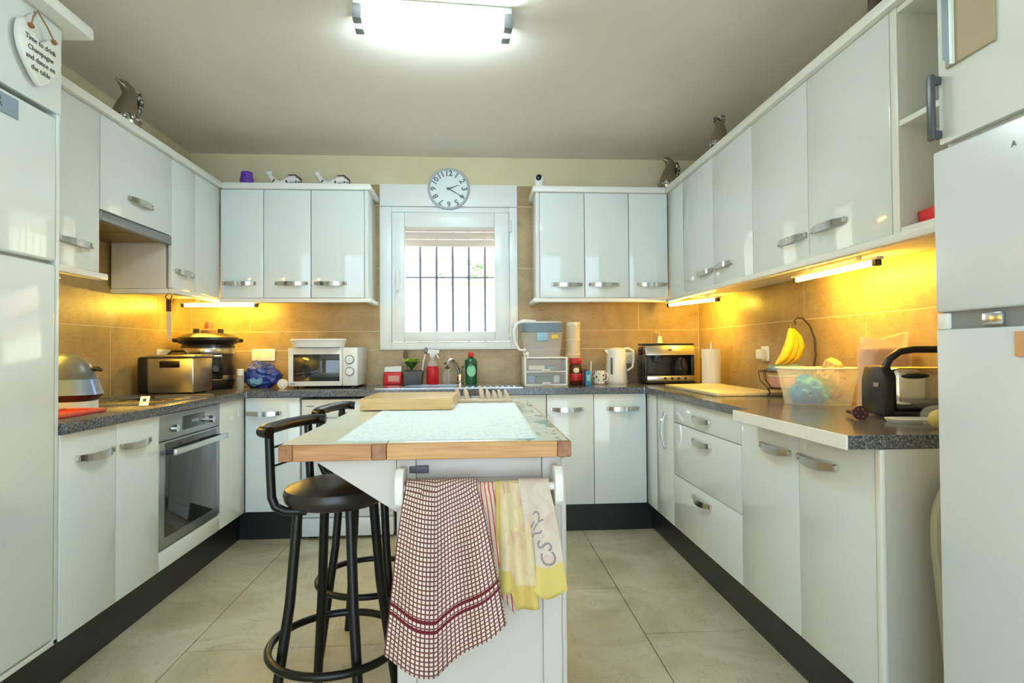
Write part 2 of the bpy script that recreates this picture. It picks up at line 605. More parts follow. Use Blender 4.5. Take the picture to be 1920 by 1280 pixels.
tiles(wr, rows_s, lambda i: (2.302, 2.753)[i], 1.25, YB - TH, lambda a, c, z0, z1: B().box(XR - TH, XR + 0.001, a, c, z0, z1, 0.001, 1))
B().box(XR - TH + 0.0015, XR + 0.001, 1.25, YB - 0.003, 0.85, 1.72).obj('grout_bed', 'grout', wr, False)
tiles(wl, rows_s, lambda i: (3.227, 2.77)[i], 2.01, YB - TH, lambda a, c, z0, z1: B().box(XL - 0.001, XL + TH, a, c, z0, z1, 0.001, 1))
B().box(XL - 0.001, XL + TH - 0.0015, 2.01, YB - 0.003, 0.85, 1.72).obj('grout_bed', 'grout', wl, False)

# ------------------------------------------------------------------ window
win = link('window_1', None)
win['kind'] = 'structure'
win['label'] = 'white plastic window with shutter box above the sink'
win['category'] = 'window'
Yf = YB - 0.028
B().box(WX0, WX1, Yf, YB + 0.1, 2.160, WZ1, 0.004).obj('shutter_box', 'pvc_white', win)
b = B()
b.box(WX0, -0.584, Yf, YB + 0.06, WZ0, 2.156, 0.004).box(0.250, WX1, Yf, YB + 0.06, WZ0, 2.156, 0.004)
b.box(-0.584, 0.250, Yf, YB + 0.06, WZ0, WZ0 + 0.055, 0.004).box(-0.584, 0.250, Yf, YB + 0.06, 2.118, 2.156, 0.004)
b.obj('window_frame', 'pvc_white', win)
b = B()
s0, s1, t0, t1 = -0.580, 0.246, 1.202, 2.114
g0, g1, h0, h1 = -0.490, 0.143, 1.270, 2.010
ys = Yf - 0.016
b.box(s0, g0, ys, YB + 0.045, t0, t1, 0.006).box(g1, s1, ys, YB + 0.045, t0, t1, 0.006)
b.box(g0, g1, ys, YB + 0.045, t0, h0, 0.006).box(g0, g1, ys, YB + 0.045, h1, t1, 0.006)
sash = b.obj('sash', 'pvc_white', win)
B().box(g0 - 0.005, g1 + 0.005, YB + 0.012, YB + 0.018, h0 - 0.005, h1 + 0.005).obj('pane', 'pane_glass', sash, False)
b = B()
b.box(-0.548, -0.520, ys - 0.008, ys, 1.60, 1.71, 0.003).cyl((-0.534, ys - 0.004, 1.69), (-0.534, ys - 0.045, 1.69), 0.009).box(-0.545, -0.523, ys - 0.055, ys - 0.040, 1.555, 1.70, 0.005)
b.obj('window_handle', 'plastic_white', sash)
for z in (1.27, 2.02):
    B().cyl((0.256, Yf - 0.012, z - 0.04), (0.256, Yf - 0.012, z + 0.04), 0.009, None, 10).obj('hinge', 'pvc_white', win)
# partly lowered roller shutter outside the pane
for i in range(4):
    B().box(WX0 + 0.03, WX1 - 0.03, YB + 0.10, YB + 0.114, 2.115 - 0.055 * (i + 1) + 0.003, 2.115 - 0.055 * i, 0.004).obj('shutter_slat', 'shutter_beige', win)
# outer sill
B().box(WX0 - 0.03, WX1 + 0.03, YB + 0.06, YB + 0.26, WZ0 - 0.02, WZ0 + 0.05, 0.004).obj('window_sill', 'render_white', win)

# security grille outside
gr = thing('window_grille', 'pale metal security grille of upright bars outside the window', 'grille', (-0.16, YB + 0.23, 1.2))
for i in range(7):
    x = -0.45 + i * 0.117 + 0.16
    xx = -0.528 + i * 0.1215 + 0.16
    B().cyl((xx, 0, 0.0), (xx, 0, 1.0), 0.0085, None, 8).obj('bar', 'grill_metal', gr)
    if i in (2, 4):
        B().ell((xx, 0, 0.487), (0.013, 0.013, 0.022), 10, 6).obj('knuckle', 'grill_metal', gr)
for z in (0.02, 0.487, 0.98):
    B().box(-0.36, 0.42, -0.004, 0.004, z - 0.005, z + 0.005).obj('crossbar', 'grill_metal', gr)

# outside: paved yard, garden wall, neighbour house and shrubs
struct(B().box(-14, 14, YB + 0.3, 30, -0.3, -0.12), 'ground', 'paving', label='paved yard outside the window')
o = solo(B().box(-6, 7, 7.6, 7.8, -0.12, 2.02), 'garden_wall', 'render_cream', 'cream rendered garden wall seen through the grille', 'wall')
B().box(-6.05, 7.05, 7.52, 7.88, 2.02, 2.08, 0.01).obj('coping', 'terracotta', o)
nh = thing('neighbour_house', 'white neighbour house with clay roof seen through the window', 'house', (0, 11, -0.12))
B().box(-7, 6, 0, 6, 0, 3.05).obj('wall', 'render_white', nh, False)
B().prism([(-0.6, 2.97), (6.6, 2.97), (3, 4.95)], 'x', -7.4, 6.4).obj('roof', 'roof_tiles', nh, False)
b = B()
for i in range(46):
    x = -7.2 + i * 0.3
    b.cyl((x, -0.62, 3.01), (x, 3, 5.01), 0.07, None, 6)
b.obj('roof_tile_rows', 'roof_tiles', nh, kind='stuff')
B().box(-1.9, -1.2, -0.03, 0.05, 1.0, 2.1, 0.01).obj('window', 'dark_grey', nh)
for i, (x, y, z, r) in enumerate(((0.06, 8.7, 2.36, 0.24), (-0.52, 8.7, 2.22, 0.15))):
    sh = thing('shrub', ('taller' if i == 0 else 'lower') + ' green shrub showing over the garden wall outside', 'shrub', (x, y, -0.12))
    B().cyl((0, 0, 0), (0, 0, z - r * 0.5 + 0.12), 0.03, 0.02, 8).obj('stem', 'brown_dark', sh)
    b = B()
    for k in range(150):
        d = Vector((random.gauss(0, 1), random.gauss(0, 1), random.gauss(0, 1))).normalized() * r * random.uniform(0.5, 1)
        c = d + Vector((0, 0, z + 0.12))
        t = bmesh.new()
        bmesh.ops.create_icosphere(t, subdivisions=1, radius=0.06)
        b.merge(t, Matrix.Translation(c) @ Matrix.Rotation(random.random() * 6, 4, 'X') @ Matrix.Diagonal((1, 0.6, 0.25, 1)))
    b.obj('foliage', 'foliage', sh, kind='stuff')

# ------------------------------------------------------------------ cabinets
def handle_mesh(w=0.195):
    """bow handle along x, centred, sticking out to -y"""
    b = B()
    N = 14
    sec = []
    for i in range(N + 1):
        t = i / N * 2 - 1
        bow = -0.030 * (1 - t * t) ** 0.5 if abs(t) < 1 else 0.0
        bow = -0.006 - 0.024 * (1 - abs(t) ** 2.6)
        top = 0.0105
        bot = -0.0095 - 0.0085 * (1 - t * t)
        sec.append((t * w / 2, bow, top, bot))
    rows = []
    for x, y, top, bot in sec:
        rows.append([b.bm.verts.new(p) for p in ((x, y, top), (x, y, bot), (x, y + 0.006, bot), (x, y + 0.006, top))])
    for a, c in zip(rows, rows[1:]):
        for j in range(4):
            b.bm.faces.new((a[j], a[(j + 1) % 4], c[(j + 1) % 4], c[j]))
    b.bm.faces.new(rows[0][::-1])
    b.bm.faces.new(rows[-1])
    for sx in (-1, 1):
        b.box(sx * w / 2 - 0.006, sx * w / 2 + 0.006, -0.012, 0.0, -0.010, 0.011, 0.002, 1)
    return b.mesh('handle', 'handle_metal')
HANDLE = handle_mesh()
HANDLE_S = handle_mesh(0.205)

def door(parent, x0, x1, z0, z1, hx=None, hz=None, vert=False, name='door', mat='gloss_white', gap=0.0019):
    d = B().box(x0 + gap, x1 - gap, 0.0, 0.019, z0 + gap, z1 - gap, 0.0022).obj(name, mat, parent)
    if hx is not None:
        link('handle', HANDLE, d, (hx, 0, hz), (0, R(90), 0) if vert else (0, 0, 0))
    return d

def cabinet(name, label, loc, rz, w, depth, z0, z1, doors=(), group=None, cat='cabinet', body=True):
    t = thing(name, label, cat, loc, rz, group)
    if body:
        B().box(0.0006, w - 0.0006, 0.034, depth, z0, z1, 0.001, 1).obj('body', 'carcass_white', t, False)
    for d in doors:
        door(t, *d[0], **d[1])
    return t

KB, KT = 0.178, 0.862
DB = 0.575            # body depth of base units
DU = 0.313            # body depth of wall units
HZ = 0.768
UHZ = 1.577
GB, GU = 'base cabinets', 'wall cabinets'
# left run (local x = world Y - 2.0)
L0 = (XLb, 2.003, 0)
cabinet('base_cabinet', 'white double-door base cabinet left of the built-in oven', L0, LEFT, 0.6, DB, KB, KT,
        [((0, 0.3, KB, KT), dict(hx=0.178, hz=HZ)), ((0.3, 0.6, KB, KT), dict(hx=0.423, hz=HZ))], GB)
oh = cabinet('oven_housing', 'white housing below the built-in oven', (XLb, 2.604, 0), LEFT, 0.596, DB, KB, 0.258,
             [((0, 0.596, KB, 0.262), dict())], None)
cabinet('corner_filler', 'plain white corner panel right of the oven', (XLb, 3.2005, 0), LEFT, 0.333, 0.3, KB, KT,
        [((0, 0.333, KB, KT), dict())])
# oven
ov = thing('oven', 'built-in steel electric oven with dark glass door', 'oven', (XLb, 2.6045, 0.264), LEFT)
B().box(0.012, 0.583, 0.02, 0.54, 0.002, 0.586).obj('body', 'dark_grey', ov, False)
pn = B().box(0, 0.595, 0.0, 0.02, 0.478, 0.594, 0.002).obj('control_panel', 'oven_steel', ov)
B().box(0.2, 0.42, -0.002, 0.004, 0.505, 0.57, 0.001).obj('display', 'screen', pn)
B().box(0.285, 0.35, -0.0032, 0.0, 0.532, 0.546).obj('clock_digits', 'badge', pn, False)
for x in (0.115, 0.475):
    B().cyl((x, 0.002, 0.525), (x, -0.022, 0.525), 0.019, 0.016, 20).obj('knob', 'steel_bright', pn)
od = B().box(0, 0.595, 0.0, 0.02, 0.006, 0.474, 0.002).obj('oven_door', 'oven_steel', ov)
B().box(0.045, 0.55, -0.003, 0.004, 0.05, 0.466, 0.001).obj('door_glass', 'oven_glass', od)
b = B()
b.box(0.03, 0.565, -0.058, -0.044, 0.415, 0.442, 0.003)
b.obj('oven_handle', 'steel_bright', od)
for x in (0.06, 0.535):
    B().box(x - 0.012, x + 0.012, -0.046, -0.002, 0.418, 0.438, 0.002).obj('handle_bracket', 'black_plastic', od)

# back run
X0 = -1.3745
cabinet('base_cabinet', 'narrow white base cabinet in the left corner beside the dishwasher', (X0, YBb, 0), BACK, 0.322, DB, KB, KT,
        [((0.0, 0.322, KB, KT), dict(hx=0.112, hz=HZ))], GB)
cabinet('sink_cabinet', 'white double-door cabinet under the kitchen sink', (-0.494, YBb, 0), BACK, 0.933, DB, KB, 0.70,
        [((0, 0.466, KB, KT), dict(hx=0.33, hz=HZ)), ((0.466, 0.933, KB, KT), dict(hx=0.603, hz=HZ))], GB)
cabinet('base_cabinet', 'white double-door base cabinet below the kettle', (0.4405, YBb, 0), BACK, 0.626, DB, KB, KT,
        [((0, 0.294, KB, KT), dict(hx=0.126, hz=HZ)), ((0.294, 0.626, KB, KT), dict(hx=0.478, hz=HZ))], GB)
wm = thing('dishwasher', 'white dishwasher under the worktop behind the bar stools', 'appliance', (-1.050, YBb + 0.012, 0))
B().box(0.004, 0.55, 0.02, 0.55, 0.02, 0.845, 0.006).obj('body', 'fridge_white', wm)
B().box(0.004, 0.55, 0.0, 0.02, 0.735, 0.845, 0.004).obj('control_panel', 'plastic_white', wm)
B().box(0.22, 0.33, -0.004, 0.004, 0.742, 0.765, 0.003).obj('door_grip', 'mid_grey', wm)
B().box(0.035, 0.075, -0.003, 0.0, 0.802, 0.808).obj('badge', 'mid_grey', wm, False)
for x in (0.40, 0.43, 0.46, 0.49):
    B().box(x, x + 0.016, -0.003, 0.001, 0.785, 0.797, 0.001, 1).obj('button', 'mid_grey', wm)
B().box(0.004, 0.55, 0.0, 0.02, 0.135, 0.731, 0.004).obj('front_panel', 'fridge_white', wm)
B().box(0.004, 0.55, 0.002, 0.02, 0.02, 0.13, 0.004).obj('kick_panel', 'fridge_white', wm)
for x in (0.05, 0.5):
    for y in (0.06, 0.5):
        B().cyl((x, y, 0), (x, y, 0.022), 0.02, None, 10).obj('foot', 'black_plastic', wm)

# right run (origin at far end, local x runs towards the camera)
cabinet('base_cabinet', 'white corner base cabinet with an upright bow handle', (XRb, YBb - 0.0015, 0), RIGHT, 0.48, DB - 0.02, KB, KT,
        [((0, 0.19, KB, KT), dict()), ((0.19, 0.48, KB, KT), dict(hx=0.35, hz=0.675, vert=True))], GB)
dc = cabinet('drawer_cabinet', 'wide white cabinet of three stacked drawers', (XRb, 3.0525, 0), RIGHT, 0.794, DB - 0.02, KB, KT)
for z0, z1, hz in ((0.742, KT, 0.796), (0.463, 0.742, 0.686), (KB, 0.463, 0.412)):
    door(dc, 0, 0.794, z0, z1, 0.392, hz, name='drawer')
cabinet('base_cabinet', 'white double-door base cabinet at the near end under the toaster', (XRb, 2.2575, 0), RIGHT, 0.778, DB - 0.02, KB, KT,
        [((0, 0.411, KB, KT), dict(hx=0.268, hz=0.775)), ((0.411, 0.778, KB, KT), dict(hx=0.518, hz=0.775))], GB)
ep = thing('end_panel', 'tall pale panel closing the near end of the right cabinets', 'panel', (XRb, 1.476, 0), RIGHT)
B().box(-0.001, 0.018, 0.004, 0.574, 0.0, 0.862, 0.002).obj('panel', 'panel_grey', ep)
B().box(0.0, 0.022, -0.004, 0.010, 0.0, 0.862, 0.003).obj('edge_strip', 'trim_white', ep)

# plinths
def plinth(label, x0, x1, y0, y1):
    return solo(B().box(x0, x1, y0, y1, 0.001, 0.176, 0.001, 1), 'plinth', 'plinth_black', label, 'plinth', group='black plinths')
plinth('black plinth along the oven run', XLb - 0.07, XLb - 0.055, 1.2, YBb + 0.07)
plinth('black plinth under the back left corner cabinet', XLb - 0.053, -1.052, YBb + 0.055, YBb + 0.07)
plinth('black plinth under the sink and kettle cabinets', -0.492, XRb + 0.05, YBb + 0.055, YBb + 0.07)
plinth('black plinth along the drawer run on the right', XRb + 0.052, XRb + 0.067, 1.48, YBb + 0.07)

# ------------------------------------------------------------------ worktops
wtL = solo(B().box(XL + TH, XLb + 0.02, 2.006, YB - TH - 0.001, 0.8635, ZW, 0.002), 'worktop', 'granite', 'grey speckled worktop over the oven', 'worktop', group='worktops')
# back piece with a cut-out for the sink bowl
bx0, bx1, by0, by1 = -0.47, -0.11, 3.66, 3.98
xa, xb, ya, yb = XLb + 0.0215, XRb - 0.0215, YBb - 0.02, YB - TH - 0.001
b = B()
b.box(xa, bx0, ya, yb, 0.8635, ZW).box(bx1, xb, ya, yb, 0.8635, ZW).box(bx0, bx1, ya, by0, 0.8635, ZW).box(bx0, bx1, by1, yb, 0.8635, ZW)
wtB = solo(b, 'worktop', 'granite', 'grey speckled worktop under the window holding the sink', 'worktop', group='worktops', smooth=False)
b = B()
b.prism([(XRb - 0.02, YB - TH - 0.001), (XRb - 0.02, 2.13), (0.978, 2.12), (0.978, 1.455), (XR - TH, 1.455), (XR - TH, YB - TH - 0.001)], 'z', 0.8635, ZW, 0.0015, 1)
wtR = solo(b, 'worktop', 'granite', 'grey speckled worktop on the right with white front edging', 'worktop', group='worktops')
B().box(0.972, 0.9785, 1.455, 2.12, 0.8625, ZW + 0.0008, 0.001, 1).obj('edging', 'trim_white', wtR, label='white edging strip')
for xx in (XLb + 0.0195, XRb - 0.0215):
    B().box(xx, xx + 0.002, ya - 0.0006, ya + 0.02, 0.863, ZW + 0.0006).obj('joint_strip', 'handle_metal', wtB, False)

# sink
sk = thing('sink', 'stainless steel inset sink with ribbed drainer', 'sink', (0, 0, ZW))
b = B()
rim = 0.005
sx0, sx1, sy0, sy1 = -0.62, 0.30, 3.60, 4.05
b.box(sx0, bx0 + 0.008, sy0, sy1, 0.0003, rim, 0.001, 1).box(bx1 - 0.008, sx1, sy0, sy1, 0.0003, rim, 0.001, 1)
b.box(bx0 + 0.008, bx1 - 0.008, sy0, by0 + 0.008, 0.0003, rim, 0.001, 1).box(bx0 + 0.008, bx1 - 0.008, by1 - 0.008, sy1, 0.0003, rim, 0.001, 1)
b.obj('rim', 'steel_bright', sk)
b = B()
w = 0.004
b.box(bx0 + 0.004, bx0 + 0.008, by0 + 0.004, by1 - 0.004, -0.17, 0.001).box(bx1 - 0.008, bx1 - 0.004, by0 + 0.004, by1 - 0.004, -0.17, 0.001)
b.box(bx0 + 0.008, bx1 - 0.008, by0 + 0.004, by0 + 0.008, -0.17, 0.001).box(bx0 + 0.008, bx1 - 0.008, by1 - 0.008, by1 - 0.004, -0.17, 0.001)
b.box(bx0 + 0.004, bx1 - 0.004, by0 + 0.004, by1 - 0.004, -0.174, -0.17)
b.obj('bowl', 'steel_bright', sk, False)
for i in range(9):
    B().box(-0.06 + i * 0.038, -0.044 + i * 0.038, 3.66, 3.98, rim, rim + 0.003, 0.001, 1).obj('drainer_rib', 'steel_bright', sk)
tp = thing('tap', 'chrome swan-neck kitchen tap behind the sink', 'tap', (-0.105, 4.02, ZW + rim))
B().lathe([(0.028, 0), (0.028, 0.01), (0.02, 0.02), (0.02, 0.075), (0.016, 0.085)], n=20).obj('base', 'chrome', tp)
B().tube([(0, 0, 0.06), (-0.012, -0.03, 0.10), (-0.035, -0.08, 0.15), (-0.048, -0.11, 0.168), (-0.06, -0.14, 0.168), (-0.07, -0.165, 0.15), (-0.074, -0.172, 0.132)], [0.013, 0.013, 0.0125, 0.012, 0.012, 0.012, 0.013], 12).obj('spout', 'chrome', tp)
B().tube([(0.0, 0, 0.08), (0.01, -0.012, 0.105), (0.02, -0.03, 0.118)], [0.012, 0.009, 0.007], 10).obj('lever', 'chrome', tp)

# ------------------------------------------------------------------ wall units
# left: unit by the fridge, hood unit, corner unit
cabinet('wall_cabinet', 'white wall cabinet between fridge housing and cooker hood', (XLu, 2.012, 0), LEFT, 0.594, DU, UB - 0.002, UT,
        [((0, 0.294, UB, UT), dict()), ((0.294, 0.594, UB, UT), dict(hx=0.44, hz=UHZ + 0.01))], GU)
hc = cabinet('hood_cabinet', 'short white wall cabinet above the cooker hood', (XLu, 2.6075, 0), LEFT, 0.592, DU, 1.764, UT,
             [((0, 0.592, 1.762, UT), dict(hx=0.302, hz=1.865))], GU)
hd = thing('cooker_hood', 'slim grey cooker hood under the short wall cabinet', 'cooker hood', (XLu, 2.6085, 1.712), LEFT)
B().box(0, 0.59, -0.004, 0.03, 0.0, 0.048, 0.008, 3).obj('visor', 'hood_grey', hd)
B().box(0.003, 0.587, 0.031, DU, 0.012, 0.05, 0.001, 1).obj('housing', 'hood_grey', hd)
for i in range(2):
    B().box(0.03 + i * 0.27, 0.29 + i * 0.27, 0.05, 0.28, 0.008, 0.013, 0.001, 1).obj('grease_filter', 'filter_tan', hd)
cabinet('corner_wall_cabinet', 'white corner wall cabinet right of the cooker hood', (XLu, 3.2005, 0), LEFT, 0.586, DU, UB - 0.002, UT,
        [((0, 0.262, UB, UT), dict(hx=0.136, hz=UHZ + 0.004)), ((0.262, 0.586, UB, UT), dict())], GU)
# back left
for x0, x1, hx, lab in ((-1.6285, -1.3575, -1.507, 'in the left corner'), (-1.357, -1.0575, -1.18, 'second from the left corner'), (-1.057, -0.716, -0.932, 'left of the window, nearest it')):
    cabinet('wall_cabinet', 'white single-door back wall cabinet ' + lab, (x0, YBu, 0), BACK, x1 - x0, DU, UB - 0.002, UT,
            [((0, x1 - x0, UB, UT), dict(hx=hx - x0, hz=UHZ))], GU)
solo(B().box(-0.7155, -0.693, YBu - 0.001, YB - TH - 0.002, UB, UT, 0.002), 'cabinet_end_panel', 'gloss_white', 'white end panel of the wall cabinets left of the window', 'panel')
# back right
for x0, x1, hx, lab in ((0.433, 0.7355, 0.616, 'right of the window, nearest it'), (0.736, 1.0355, 0.864, 'second from the window on the right'), (1.036, 1.3035, 1.189, 'in the right corner')):
    cabinet('wall_cabinet', 'white single-door back wall cabinet ' + lab, (x0, YBu, 0), BACK, x1 - x0, DU, UB - 0.002, UT,
            [((0, x1 - x0, UB, UT), dict(hx=hx - x0, hz=UHZ - 0.006))], GU)
solo(B().box(0.410, 0.4325, YBu - 0.001, YB - TH - 0.002, UB, UT, 0.002), 'cabinet_end_panel', 'gloss_white', 'white end panel of the wall cabinets right of the window', 'panel')
# right
cabinet('corner_wall_cabinet', 'white blind corner panel of the right wall cabinets', (XRu, YBu - 0.001, 0), RIGHT, 0.279, DU, UB - 0.002, UT, [((0, 0.279, UB, UT), dict())], GU)
cabinet('wall_cabinet', 'white double-door wall cabinet above the coffee machine corner', (XRu, 3.508, 0), RIGHT, 0.8995, DU, UB - 0.002, UT,
        [((0, 0.45, UB, UT), dict(hx=0.348, hz=1.567)), ((0.45, 0.8995, UB, UT), dict(hx=0.583, hz=1.574))], GU)
cabinet('wall_cabinet', 'white wall cabinet above the banana basket', (XRu, 2.608, 0), RIGHT, 0.4495, DU, UB - 0.002, UT,
        [((0, 0.4495, UB, UT), dict(hx=0.338, hz=1.577))], GU)
cabinet('wall_cabinet', 'white wall cabinet beside the open end shelves', (XRu, 2.158, 0), RIGHT, 0.4495, DU, UB - 0.002, UT,
        [((0, 0.4495, UB, UT), dict(hx=0.128, hz=1.583))], GU)
# open shelf unit
os_ = thing('shelf_unit', 'open white end shelf unit beside the fridge', 'shelf', (XRu, 1.7075, 0), RIGHT)
B().box(0.0, 0.03, 0.001, 0.33, UB, UT, 0.002).obj('side_panel', 'trim_white', os_)
B().box(0.31, 0.33, 0.001, 0.33, UB, UT, 0.002).obj('side_panel', 'trim_white', os_)
B().box(0.03, 0.31, 0.318, 0.33, UB, UT).obj('back_panel', 'shelf_inner', os_)
for z in (UB, 1.812, UT - 0.02):
    B().box(0.03, 0.31, 0.004, 0.318, z, z + 0.018, 0.001, 1).obj('shelf', 'trim_white', os_)

# cornice and light rail mouldings
def moulding(name, label, boxes, group):
    b = B()
    for bx in boxes:
        b.box(*bx, 0.005, 2)
    return solo(b, name, 'trim_white', label, 'moulding', group=group)
CZ0, CZ1 = UT + 0.0005, 2.224
moulding('cornice', 'white cornice along the top of the left wall cabinets', [(XL + 0.002, XLu + 0.022, 2.012, YB - 0.002, CZ0, CZ1)], 'cornices')
moulding('cornice', 'white cornice above the back cabinets left of the window', [(XLu + 0.0225, -0.672, YBu - 0.022, YB - 0.002, CZ0, CZ1)], 'cornices')
moulding('cornice', 'white cornice above the back cabinets right of the window', [(0.388, XRu - 0.0225, YBu - 0.022, YB - 0.002, CZ0, CZ1)], 'cornices')
moulding('cornice', 'white cornice along the top of the right wall cabinets', [(XRu - 0.022, XR - 0.002, 1.35, YB - 0.002, CZ0, CZ1)], 'cornices')
PZ0, PZ1 = 1.452, UB - 0.0025
GP = 'light rails under the wall cabinets'
moulding('light_rail', 'white light rail under the cabinet beside the cooker hood', [(XLu - 0.02, XLu + 0.022, 2.012, 2.632, PZ0, PZ1)], GP)
moulding('light_rail', 'white light rail under the left corner wall cabinet', [(XLu - 0.02, XLu + 0.018, 3.2005, YBu - 0.0235, PZ0, PZ1), (XL + 0.02, XLu - 0.02, 3.201, 3.239, PZ0, PZ1)], GP)
moulding('light_rail', 'white light rail under the back cabinets left of the window', [(XLu - 0.02, -0.672, YBu - 0.022, YBu + 0.02, PZ0, PZ1), (-0.712, -0.672, YBu + 0.02, YB - TH - 0.002, PZ0, PZ1)], GP)
moulding('light_rail', 'white light rail under the back cabinets right of the window', [(0.388, XRu - 0.0225, YBu - 0.022, YBu + 0.02, PZ0, PZ1), (0.388, 0.43, YBu + 0.02, YB - TH - 0.002, PZ0, PZ1)], GP)
moulding('light_rail', 'white light rail under the right wall cabinets', [(XRu - 0.022, XRu + 0.02, 1.375, YBu + 0.02, PZ0, PZ1)], GP)

# ------------------------------------------------------------------ lamps
cl = thing('ceiling_lamp', 'twin-tube fluorescent ceiling lamp with grey ends', 'lamp', (-0.16, 2.345, ZC), R(4.0))
B().box(-0.315, 0.315, -0.066, 0.066, -0.026, -0.0005, 0.004).obj('base_plate', 'plastic_white', cl)
B().box(-0.10, 0.10, 0.012, 0.060, -0.044, -0.026, 0.004).obj('ballast_cover', 'mid_grey', cl)
for y in (-0.040, 0.040):
    tb = B().cyl((-0.285, y, -0.062), (0.285, y, -0.062), 0.0135, None, 16).obj('tube', 'tube_cool', cl)
    for sx in (-1, 1):
        B().box(sx * 0.30 - 0.018, sx * 0.30 + 0.018, y - 0.022, y + 0.022, -0.082, -0.026, 0.003).obj('tube_holder', 'mid_grey', cl)

def strip_lamp(label, p0, p1):
    p0, p1 = Vector(p0), Vector(p1)
    d = p1 - p0
    t = thing('strip_lamp', label, 'lamp', p0, math.atan2(d.y, d.x), 'warm strip lamps under the wall cabinets')
    n = d.length
    B().box(-0.02, n + 0.02, -0.014, 0.014, 0.0, 0.010, 0.002).obj('batten', 'plastic_white', t)
    for x in (n * 0.2, n * 0.8):
        B().box(x - 0.01, x + 0.01, -0.01, 0.01, 0.010, 0.0295).obj('mounting', 'plastic_white', t, False)
    B().cyl((0.012, 0, -0.011), (n - 0.012, 0, -0.011), 0.0085, None, 12).obj('tube', 'tube_warm', t)
    for x in (0.0, n):
        B().box(x - 0.011, x + 0.011, -0.012, 0.012, -0.022, 0.0, 0.002).obj('end_cap', 'brown_dark', t)
    return t
ZL = 1.450
strip_lamp('glowing warm strip lamp under the left corner wall cabinets', (-1.88, 3.835, ZL), (-1.42, 3.835, ZL))
strip_lamp('glowing warm strip lamp under the right corner wall cabinets', (1.345, 3.90, ZL), (1.50, 3.46, ZL))
strip_lamp('glowing warm strip lamp under the right cabinets near the fridge', (1.45, 2.50, ZL), (1.45, 1.98, ZL))
strip_lamp('warm strip lamp under the cabinet by the cooker hood', (-1.78, 2.55, ZL), (-1.78, 2.13, ZL))

# ------------------------------------------------------------------ fridges
fh = thing('fridge_housing', 'tall white fridge housing in the left foreground', 'cabinet', (XLb, 1.38, 0), LEFT)
B().box(0.604, 0.622, 0.004, 0.585, 0.178, 2.22, 0.002).obj('side_panel', 'gloss_white', fh)
B().box(-0.018, 0.0, 0.004, 0.585, 0.178, 2.22, 0.002).obj('side_panel', 'gloss_white', fh)
B().box(0.001, 0.603, 0.021, 0.585, 1.93, 2.22).obj('top_box', 'carcass_white', fh, False)
door(fh, 0.0, 0.622, 1.924, 2.22, name='door')
B().box(-0.02, 0.70, -0.055, 0.588, 2.2205, 2.262, 0.008).obj('cornice', 'trim_white', fh)
B().box(-0.018, 0.622, 0.004, 0.585, 0.1785, 0.196, 0.002).obj('bottom_rail', 'trim_white', fh)
fr = thing('fridge_freezer', 'white two-door fridge freezer inside the left housing', 'fridge', (XLb, 1.385, 0.197), LEFT)
B().box(0.004, 0.592, 0.03, 0.56, 0.0, 1.715).obj('body', 'fridge_white', fr, False)
fd = B().box(0.002, 0.594, -0.001, 0.029, 1.236, 1.712, 0.008, 3).obj('upper_door', 'gloss_white', fr)
B().box(0.002, 0.594, -0.001, 0.029, 0.004, 1.226, 0.008, 3).obj('lower_door', 'gloss_white', fr)
B().box(0.28, 0.432, -0.0035, 0.0, 1.640, 1.700, 0.001, 1).obj('badge', 'badge', fd, label='grey maker badge')
lettering('R', 0.045, fd, (0.358, -0.0037, 1.672), (R(90), 0, 0))

rf = thing('fridge_freezer', 'white free-standing fridge with freezer on top at right edge', 'fridge', (1.03, 1.222, 0.0), RIGHT)
B().box(0.004, 0.596, 0.055, 0.60, 0.02, 1.56, 0.006).obj('body', 'fridge_white', rf)
d1 = B().box(0.0, 0.6, 0.0, 0.05, 1.208, 1.567, 0.006, 3).obj('freezer_door', 'fridge_white', rf)
d2 = B().box(0.0, 0.6, 0.0, 0.05, 0.06, 1.170, 0.006, 3).obj('fridge_door', 'fridge_white', rf)
B().box(0.006, 0.594, 0.012, 0.056, 1.166, 1.212).obj('grip_recess', 'mid_grey', rf, False)
B().box(0.0, 0.03, 0.004, 0.05, 1.17, 1.206, 0.003).obj('hinge_cover', 'plastic_white', rf)
B().box(0.115, 0.16, 0.002, 0.012, 1.175, 1.2, 0.002).obj('lock_plate', 'steel_bright', rf)
B().box(0.191, 0.27, -0.004, 0.0, 1.112, 1.160, 0.001, 1).obj('magnet', 'bread', d2, label='small picture magnet')
lettering('A', 0.016, d1, (0.196, -0.0008, 1.518), (R(90), 0, 0), 'mid_grey', 'brand_mark')
for x in (0.06, 0.54):
    for y in (0.1, 0.55):
        B().cyl((x, y, 0), (x, y, 0.021), 0.02, None, 10).obj('foot', 'black_plastic', rf)
# cabinet over the fridge
cf = thing('overhead_cabinet', 'white cabinet above the right fridge with dark upright handle', 'cabinet', (1.03, 1.203, 0), RIGHT)
B().box(0.001, 0.6, 0.021, 0.60, 1.574, 2.40).obj('body', 'carcass_white', cf, False)
dd = door(cf, 0, 0.6, 1.576, 2.40)
b = B()
b.box(-0.004, 0.014, -0.026, -0.015, 1.586, 1.732, 0.004).box(-0.002, 0.012, -0.017, 0.0, 1.590, 1.608, 0.003).box(-0.002, 0.012, -0.017, 0.0, 1.710, 1.728, 0.003)
b.obj('handle', 'dark_grey', dd, label='dark upright handle')
pq = thing('oblong', 'flat brown panel with dark green edge on the cabinet above the fridge', 'oblong', (1.03, 1.175, 1.735), RIGHT)  # flat tan panel with a dark green strip and pale bead at its far side
B().box(0.0, 0.118, -0.006, -0.0005, 0.0, 0.30, 0.001, 1).obj('panel', 'panel_brown', pq)
